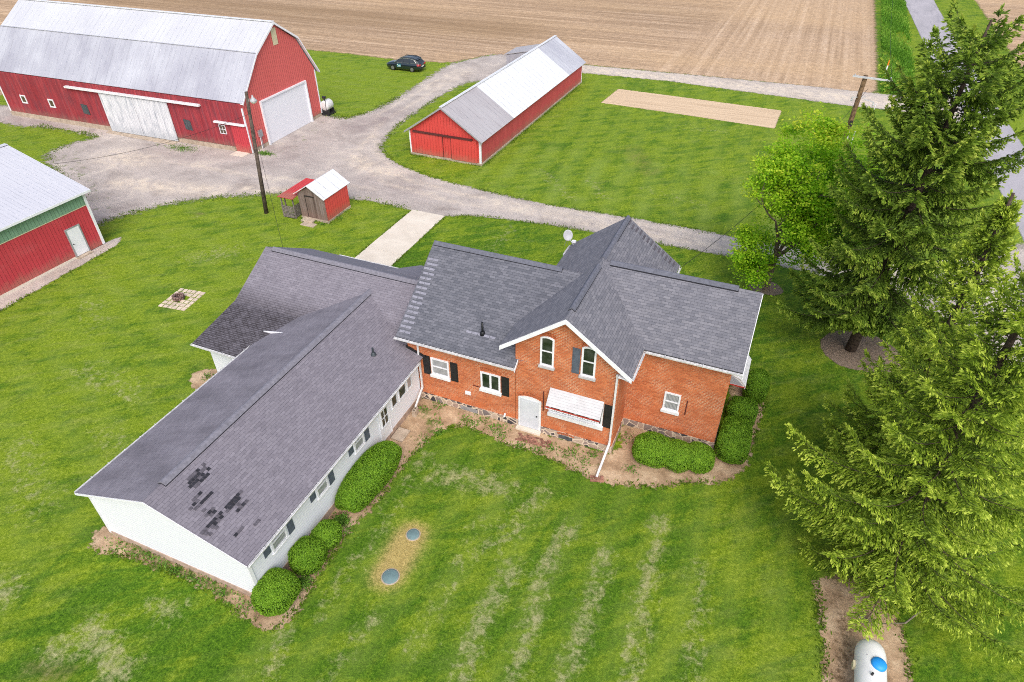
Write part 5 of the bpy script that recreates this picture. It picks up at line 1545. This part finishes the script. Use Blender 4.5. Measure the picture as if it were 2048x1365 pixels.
def maple():
    rg = np.random.default_rng(21)
    base = np.array([1.0, 39.8, 0.])
    T = thing('maple_tree', 'young yellow green maple with bare lower limbs beside the drive', 'maple tree', tuple(base))
    br = MB(); tips = []
    def grow(p, d, l, r, lvl):
        n = 5; pts = [p.copy()]; dd = d.copy()
        for i in range(n):
            dd = unit(dd + rg.normal(0, .10, 3) + np.array([0, 0, .06]))
            pts.append(pts[-1] + dd * l / n)
        br.tube([tuple(q) for q in pts], [r * (1 - .55 * i / n) for i in range(n + 1)], 6 if lvl < 2 else 4)
        if lvl >= 3:
            tips.append((pts[-1], dd)); tips.append((pts[3], dd)); return
        if lvl == 2: tips.append((pts[-1], dd))
        k = 4 if lvl < 2 else 4
        for i in range(k):
            u = pts[2 + min(i, 3)] if lvl else pts[min(5, 2 + i)]
            ax = unit(np.cross(dd, rg.normal(0, 1, 3)))
            nd = unit(dd * .75 + ax * rg.uniform(.45, .8) + np.array([0, 0, .1]))
            grow(u.copy(), nd, l * rg.uniform(.55, .72), r * .5, lvl + 1)
    br.tube([(0, 0, -.2), (.02, 0, .25), (.05, .0, 1.6), (.1, 0, 2.6)], [.30, .22, .18, .16], 10)
    trunk = br; 
    for d, l in (((.25, 0, 1), 4.6), ((-.35, .1, .95), 3.6), ((.55, .15, .85), 4.0), ((.1, -.35, .9), 3.8), ((.15, .45, .85), 3.8), ((-.15, -.2, 1), 4.4), ((.5, -.25, .7), 3.4), ((.75, 0, .8), 3.4)):
        grow(np.array([.08, 0, 2.3]), unit(np.array(d, float)), l, .11, 1)
    for d, l in (((-.85, -.45, .45), 2.3), ((-.7, -.9, .25), 2.0), ((-.9, .1, .55), 2.1)):
        grow(np.array([.05, 0, 1.7]), unit(np.array(d, float)), l, .06, 2)
    br.build('trunk', 'maple_bark', T)
    P = [a for a, b in tips]
    while len(P) < len(tips) + 190:
        q = rg.uniform(-1, 1, 3); rr_ = np.linalg.norm(q)
        if .5 < rr_ < 1. and math.sin(q[0] * 4.2 + 1) * math.sin(q[1] * 4) * math.sin(q[2] * 5 + .6) > .02:
            w_ = 1. - .35 * max(0, q[2]) ** 2
            P.append(np.array([.95 + q[0] * 3.3 * w_, q[1] * 2.8 * w_, 7.6 + q[2] * 4.0]))
    for c_, r_, k_ in (((-1.7, -.5, 3.5), .75, 16), ((-1.3, -.9, 1.9), .9, 26), ((-.6, -.3, 2.6), .8, 12), ((1.6, -.4, 3.2), 1.0, 14)):
        for _ in range(k_): P.append(np.array(c_) + rg.normal(0, r_ * .5, 3) * np.array([1, 1, .6]))
    P = np.array(P); D = P
    n = 90
    P = np.repeat(P, n, 0); D = np.repeat(D, n, 0)
    Q = P + rg.normal(0, 1., P.shape) * np.repeat(rg.uniform(.16, .36, len(P) // n), n)[:, None] * np.array([1.15, 1.15, .55])
    d = unit(rg.normal(0, 1, Q.shape) * np.array([1, 1, .45]) - np.array([0, 0, .25])); s = unit(np.cross(d, rg.normal(0, .5, Q.shape) + np.array([0, 0, 1.])))
    tint = np.clip(.47 + .012 * (Q[:, 2] - 6) - .02 * (Q[:, 0] - 1) + rg.normal(0, .09, len(Q)) + .08 * (Q[:, 0] < -.6) * rg.random(len(Q)) + .30 * (Q[:, 2] > 10.2) * rg.random(len(Q)) + np.repeat(rg.normal(0, .10, len(Q) // n), n), 0, 1)
    foliage('foliage', [blades(Q, d, s, rg.uniform(.12, .2, len(Q)), rg.uniform(.10, .15, len(Q)), tint)], 'maple_leaves', T)


def bush(base, rx, ry, h, seed, label, group, rz=0., boxy=2.4, dens=1., tint0=.55):
    rg = np.random.default_rng(seed)
    B = thing('bush', label, 'bush', base, rz, group)
    # surface of a rounded block, sampled evenly enough
    n = int(11000 * dens * max(.5, (rx * ry) ** .5 * h / .8))
    d = unit(rg.normal(0, 1, (n, 3))); d[:, 2] = np.where(d[:, 2] < -.55, -d[:, 2], d[:, 2])
    p = boxy
    k = (np.abs(d[:, 0]) ** p + np.abs(d[:, 1]) ** p + np.abs(d[:, 2]) ** p) ** (-1 / p)
    lump = 1 + .035 * np.sin(d[:, 0] * 5 + seed) * np.sin(d[:, 1] * 6 + 1) + .03 * np.sin(d[:, 2] * 7 + seed * 2) + rg.normal(0, .012, n)
    Sx = np.array([rx, ry, h * .56]); C = np.array([0, 0, h * .46])
    P = d * (k * lump)[:, None] * Sx + C
    P = P[P[:, 2] > .03]; d = unit((P - C) / Sx ** 2); n = len(P)
    tg = unit(np.cross(d, rg.normal(0, 1, (n, 3))))
    jd = unit(tg + d * rg.uniform(.1, 1.0, (n, 1)))
    s = unit(np.cross(jd, d + rg.normal(0, .35, (n, 3))))
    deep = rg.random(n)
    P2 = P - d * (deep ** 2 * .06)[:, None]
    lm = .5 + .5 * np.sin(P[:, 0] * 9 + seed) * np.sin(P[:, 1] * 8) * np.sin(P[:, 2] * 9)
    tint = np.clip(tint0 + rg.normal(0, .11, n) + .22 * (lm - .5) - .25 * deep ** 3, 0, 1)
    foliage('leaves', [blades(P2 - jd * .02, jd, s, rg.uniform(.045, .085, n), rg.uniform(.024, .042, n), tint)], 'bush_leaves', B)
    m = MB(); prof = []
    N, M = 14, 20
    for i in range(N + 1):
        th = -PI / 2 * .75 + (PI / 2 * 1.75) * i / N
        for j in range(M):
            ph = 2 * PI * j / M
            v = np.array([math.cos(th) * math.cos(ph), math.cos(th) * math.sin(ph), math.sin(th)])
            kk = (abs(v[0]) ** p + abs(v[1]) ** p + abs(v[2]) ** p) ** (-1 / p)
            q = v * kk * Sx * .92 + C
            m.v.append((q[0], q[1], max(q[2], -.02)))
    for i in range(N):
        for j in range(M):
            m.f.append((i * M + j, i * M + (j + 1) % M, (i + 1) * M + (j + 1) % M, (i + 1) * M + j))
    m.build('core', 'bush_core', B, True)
    return B


def build_plants():
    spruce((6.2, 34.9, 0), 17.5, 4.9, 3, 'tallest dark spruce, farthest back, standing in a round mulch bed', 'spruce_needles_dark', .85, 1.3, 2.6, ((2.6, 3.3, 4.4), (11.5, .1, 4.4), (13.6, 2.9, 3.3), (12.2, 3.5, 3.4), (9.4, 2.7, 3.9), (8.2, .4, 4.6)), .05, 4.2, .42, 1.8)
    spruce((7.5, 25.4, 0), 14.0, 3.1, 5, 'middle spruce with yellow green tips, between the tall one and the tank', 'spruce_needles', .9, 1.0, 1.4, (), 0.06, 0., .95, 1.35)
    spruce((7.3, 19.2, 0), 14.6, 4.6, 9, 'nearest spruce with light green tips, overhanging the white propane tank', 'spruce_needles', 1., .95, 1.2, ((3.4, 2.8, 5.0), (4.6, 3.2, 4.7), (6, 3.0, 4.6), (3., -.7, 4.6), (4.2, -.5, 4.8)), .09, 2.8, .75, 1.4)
    maple()
    gw = 'clipped bushes along the white wing'
    bush((-13.98, 9.5, 0), .80, .86, 1.25, 1, 'round clipped bush at the south corner of the white wing', gw, 0, 2.3)
    bush((-13.9, 11.35, 0), .68, .72, 1.05, 2, 'rounded bush second from the wing corner, touching its smaller neighbour', gw, 0, 2.4, 1., .5)
    bush((-13.8, 12.5, 0), .58, .62, .95, 3, 'smallest rounded bush of the wing, third from the corner', gw, 0, 2.3, 1., .5)
    bush((-13.82, 15.85, 0), .78, 1.98, 1.25, 4, 'long clipped hedge bush nearest the door pad of the white wing', gw, -.02, 3.2, 1.4, .5)
    gf = 'three merged round bushes below the brick wall'
    bush((-2.4, 22.35, 0), .92, .85, 1.15, 5, 'left of three merged round bushes below the small brick wall window', gf, 0, 2.4)
    bush((-1.25, 22.5, 0), .72, .82, 1.0, 6, 'middle of three merged round bushes below the brick wall', gf, 0, 2.4)
    bush((-.32, 22.75, 0), .72, .78, 1.0, 7, 'right of three merged round bushes, by the brick wall corner', gf, 0, 2.4)
    ge = 'boxy hedge blocks along the east brick wall'
    bush((1.04, 24.42, 0), .74, 1.2, 1.22, 8, 'largest boxy hedge block, at the south end of the east wall', ge, 0, 3.4, 1.2, .5)
    bush((1.12, 26.62, 0), .70, .72, 1.12, 9, 'low boxy hedge block below the white awning', ge, 0, 3.6, 1., .42)
    bush((1.55, 28.7, 0), .60, .86, 1.45, 10, 'rear hedge block beyond the white awning', ge, 0, 3.0, 1., .45)
    # weeds in the beds, nobody could count them
    rg = np.random.default_rng(33)
    spots = [(-14.0, 21.1), (-13.4, 21.6), (-11.7, 21.2), (-10.1, 21.2), (-9.6, 20.9), (-13.0, 20.5), (-12.5, 19.9), (-7.5, 20.65), (-7.0, 21.1), (-6.2, 20.9), (-5.4, 20.8), (-5.0, 21.4), (-12.95, 19.2), (-8.4, 20.65), (-10.9, 21.5), (-3.1, 21.2),
             (-17.2, 9.0), (-18.7, 9.0), (-20.8, 9.05), (-21.9, 8.95), (-16.2, 8.85), (-13.5, 11.1), (-13.35, 13.2), (-13.9, 10.55), (-14.0, 13.5), (-13.6, 13.5), (-3.75, 23.2), (-26.2, 18.8), (-30.6, 37.5), (-30.7, 38.6), (-31.2, 36.1), (-32.9, 36.0), (-9.8, 21.3), (-11.2, 21.0), (-5.9, 21.2), (-20.2, 9.05), (-15.2, 8.8), (-14.6, 8.9)]
    P = []
    for x, y in spots:
        k = 70
        r = rg.uniform(.12, .30)
        P.append(np.stack([x + rg.normal(0, r, k), y + rg.normal(0, r * .8, k), rg.uniform(0, .12, k)], 1))
    for (x, y, a, b) in ((-18.5, 8.95, 2.8, .25), (-13.9, 13.55, .25, .25), (-13.55, 10.45, .25, .3), (-44.6, 45.9, .9, .35), (-53, 44.0, 1.6, .6), (-24.45, 60, .25, 12), (-24.4, 72, .3, 6)):
        k = 500; P.append(np.stack([x + rg.normal(0, a * .55, k), y + (rg.normal(0, b * .6, k) if b < 2 else rg.uniform(-b, b, k)), rg.uniform(0, .1, k)], 1))
    P = np.concatenate(P); n = len(P)
    d = unit(rg.normal(0, .8, (n, 3)) + np.array([0, 0, .8])); s = unit(np.cross(d, rg.normal(0, 1, (n, 3))))
    o = foliage('weeds', [blades(P, d, s, rg.uniform(.07, .17, n), rg.uniform(.035, .07, n), np.clip(rg.normal(.5, .2, n), 0, 1))], 'weed_leaves', None)
    o['kind'] = 'stuff'; o['label'] = 'low green weeds scattered in the bare house beds'; o['category'] = 'weeds'
    # longer tufts where the mower does not reach: drive borders, bed borders, wall feet
    lines = [([(-64.2, 40.6), (-63.6, 38), (-59.5, 35.6), (-54.5, 33.5), (-50, 30), (-47.8, 29.0), (-46.6, 31.5), (-45.1, 34.2), (-42.3, 36.8), (-37.8, 39.4), (-33.9, 40.3), (-30.1, 41.1), (-26.4, 41.0)], .30, 3600),
             ([(-22.9, 41.1), (-20.7, 42.0), (-13.9, 42.8), (-6.3, 43.0), (2.9, 43.0)], .14, 1500), ([(2.7, 46.1), (-5, 46.2), (-12, 46.1), (-16.2, 45.9), (-22.7, 46.4), (-28.0, 47.2), (-32.6, 48.9), (-35.6, 51.6), (-37.2, 57.6), (-37.6, 67.1)], .16, 2600),
             ([(-41.8, 65.4), (-42.2, 59.5), (-43.6, 57.0), (-46.5, 57.4)], .3, 1200), ([(-72, 43.0), (-66, 43.5), (-63.2, 43.0)], .3, 800), ([(-32.0, 50.95), (-24.7, 50.9)], .12, 500), ([(-24.55, 51), (-24.1, 78)], .15, 2200),
             ([(.6, 22.0), (-.6, 21.4), (-1.8, 20.7), (-2.9, 20.3), (-4.2, 20.0), (-6.1, 20.3), (-7.6, 20.5), (-9.2, 20.5), (-10.6, 20.8), (-11.8, 20.75), (-12.5, 20.1), (-12.95, 18.3), (-13.0, 15.2), (-13.3, 13.0), (-13.2, 11.0), (-13.05, 9.2), (-13.4, 8.45), (-14.7, 8.4), (-16.6, 8.75), (-19.3, 8.8), (-21.3, 8.6), (-22.5, 8.4), (-23.1, 8.7)], .10, 2600),
             ([(2.05, 29.2), (2.1, 27.5), (1.95, 25.8), (1.85, 24)], .1, 400), ([(5.15, 18.4), (5.3, 17.2), (5.55, 15.6), (5.6, 14.0)], .12, 600), ([(8.5, 14.5), (8.35, 16.6), (7.9, 18.6)], .12, 400), ([(-43.0, 27.5), (-42.9, 10)], .12, 900), ([(-33.4, 36.3), (-30.8, 36.4), (-30.75, 39.4)], .15, 500), ([(-26.1, 40.8), (-26.1, 33)], .05, 400), ([(-23.05, 40.8), (-23.05, 33)], .05, 400)]
    P = []
    for pts, wd, k in lines:
        q = np.array(pts, float); sg = np.linalg.norm(np.diff(q, axis=0), axis=1); cs = np.concatenate([[0], np.cumsum(sg)])
        u = rg.uniform(0, cs[-1], k); u = u[np.sin(u * 2.1) + np.sin(u * .83 + 1) + rg.normal(0, .9, k) > -.5]
        P.append(np.stack([np.interp(u, cs, q[:, 0]) + rg.normal(0, wd, len(u)), np.interp(u, cs, q[:, 1]) + rg.normal(0, wd, len(u)), np.zeros(len(u))], 1))
    P = np.concatenate(P); n = len(P)
    d = unit(rg.normal(0, .6, (n, 3)) + np.array([0, 0, .9])); s = unit(np.cross(d, rg.normal(0, 1, (n, 3))))
    o = foliage('grass_tufts', [blades(P, d, s, rg.uniform(.08, .2, n), rg.uniform(.04, .08, n), np.clip(rg.normal(.5, .2, n), 0, 1))], 'tuft_leaves', None)
    o['kind'] = 'stuff'; o['label'] = 'longer grass tufts along the drive edges and house beds'; o['category'] = 'grass'
    # tall grass of the ditch
    n = 26000
    y = rg.uniform(87.5, 160, n); x = 8.7 + rg.beta(1.3, 1.6, n) * 3.9 + .02 * (y - 88)
    keep = (np.sin(x * 1.3 + 2 * np.sin(y * .23)) + .8 * np.sin(y * .37 + x)) > -.8 + rg.normal(0, .5, n)
    x, y = x[keep], y[keep]; n = len(x)
    P = np.stack([x, y, np.zeros(n)], 1)
    d = unit(rg.normal(0, .35, (n, 3)) + np.array([0, 0, 1.])); s = unit(np.cross(d, rg.normal(0, 1, (n, 3))))
    o = foliage('tall_grass', [blades(P, d, s, rg.uniform(.2, .5, n), rg.uniform(.07, .16, n), np.clip(.5 + .18 * np.sin(x * .9 + y * .31) + rg.normal(0, .18, n), 0, 1))], 'tall_grass', None)
    o['kind'] = 'stuff'; o['label'] = 'tall green ditch grass between field and road'; o['category'] = 'grass'
    # dead fallen limb under the near spruce
    Dt = thing('dead_branch', 'grey dead branch with a tuft of twigs under the nearest spruce', 'branch', (6.95, 17.3, 0))
    m = MB().tube([(0, .0, .15), (.35, -.35, .7), (.85, -.6, 1.5), (1.05, -.55, 2.3)], [.012, .02, .028, .03], 6)
    m.build('limb', 'dead_twig', Dt)
    m = MB()
    for i in range(60):
        a = rg.uniform(0, 2 * PI); l = rg.uniform(.25, .7)
        p0 = np.array([0, 0, .12]); p1 = p0 + l * np.array([math.cos(a) * .8, math.sin(a) * .8, rg.uniform(-.1, .35)])
        p1[2] = max(.02, p1[2])
        m.tube([tuple(p0), tuple((p0 + p1) / 2 + rg.normal(0, .05, 3) * np.array([1, 1, .5])), tuple(p1)], [.007, .006, .004], 3)
    m.build('twigs', 'dead_twig', Dt)


# ------------------------------------------------------------------ build
build_ground()
build_house()
build_barn()
build_long_shed()
build_pole_barn()
build_shack()
build_car()
build_poles()
build_tanks()
build_small()
build_plants()

# ------------------------------------------------------------------ light
SUN_DIR = Vector((.36, -.64, .82)).normalized()      # bright overcast, high from the south east
W = bpy.data.worlds.new('World'); S.world = W; W.use_nodes = True
nt = W.node_tree; nt.nodes.clear()
sky = nt.nodes.new('ShaderNodeTexSky'); sky.sky_type = 'NISHITA'; sky.sun_disc = False
sky.sun_elevation = math.asin(SUN_DIR.z); sky.sun_rotation = math.atan2(SUN_DIR.x, SUN_DIR.y)
sky.dust_density = 4.; sky.air_density = 1.; sky.ozone_density = 1.
hs = nt.nodes.new('ShaderNodeHueSaturation'); hs.inputs['Saturation'].default_value = .8
bg = nt.nodes.new('ShaderNodeBackground'); bg.inputs[1].default_value = .15
wo = nt.nodes.new('ShaderNodeOutputWorld')
nt.links.new(sky.outputs[0], hs.inputs['Color']); nt.links.new(hs.outputs[0], bg.inputs[0]); nt.links.new(bg.outputs[0], wo.inputs[0])
L = bpy.data.lights.new('sun', 'SUN'); L.energy = 1.0; L.angle = rad(40); L.color = (1, .985, .97)
so = bpy.data.objects.new('sun', L); COL.objects.link(so)
so.rotation_euler = SUN_DIR.to_track_quat('Z', 'Y').to_euler()
so.location = (0, 0, 60)

# ------------------------------------------------------------------ camera
yaw, pitch, roll = -.404390385, .653436749, -.0068023282
fw = Vector((math.sin(yaw) * math.cos(pitch), math.cos(yaw) * math.cos(pitch), -math.sin(pitch)))
rt = Vector((math.cos(yaw), -math.sin(yaw), 0)); up = rt.cross(fw)
r2 = rt * math.cos(roll) + up * math.sin(roll); u2 = -rt * math.sin(roll) + up * math.cos(roll)
cam = bpy.data.cameras.new('camera'); co = bpy.data.objects.new('camera', cam); COL.objects.link(co)
co.matrix_world = Matrix(((r2.x, u2.x, -fw.x, 0), (r2.y, u2.y, -fw.y, 0), (r2.z, u2.z, -fw.z, 23.5), (0, 0, 0, 1)))
cam.sensor_width = 36.; cam.lens = 1317.03 / 2048 * 36.; cam.clip_start = .1; cam.clip_end = 6000.
S.camera = co

S.view_settings.view_transform = 'Standard'; S.view_settings.look = 'None'
S.view_settings.exposure = .55; S.view_settings.gamma = 1.
S.cycles.filter_width = 1.0; S.cycles.max_bounces = 6; S.cycles.diffuse_bounces = 3; S.cycles.transparent_max_bounces = 12
S.cycles.use_denoising = False; S.cycles.denoiser = 'OPENIMAGEDENOISE'; S.cycles.denoising_input_passes = 'RGB_ALBEDO_NORMAL'
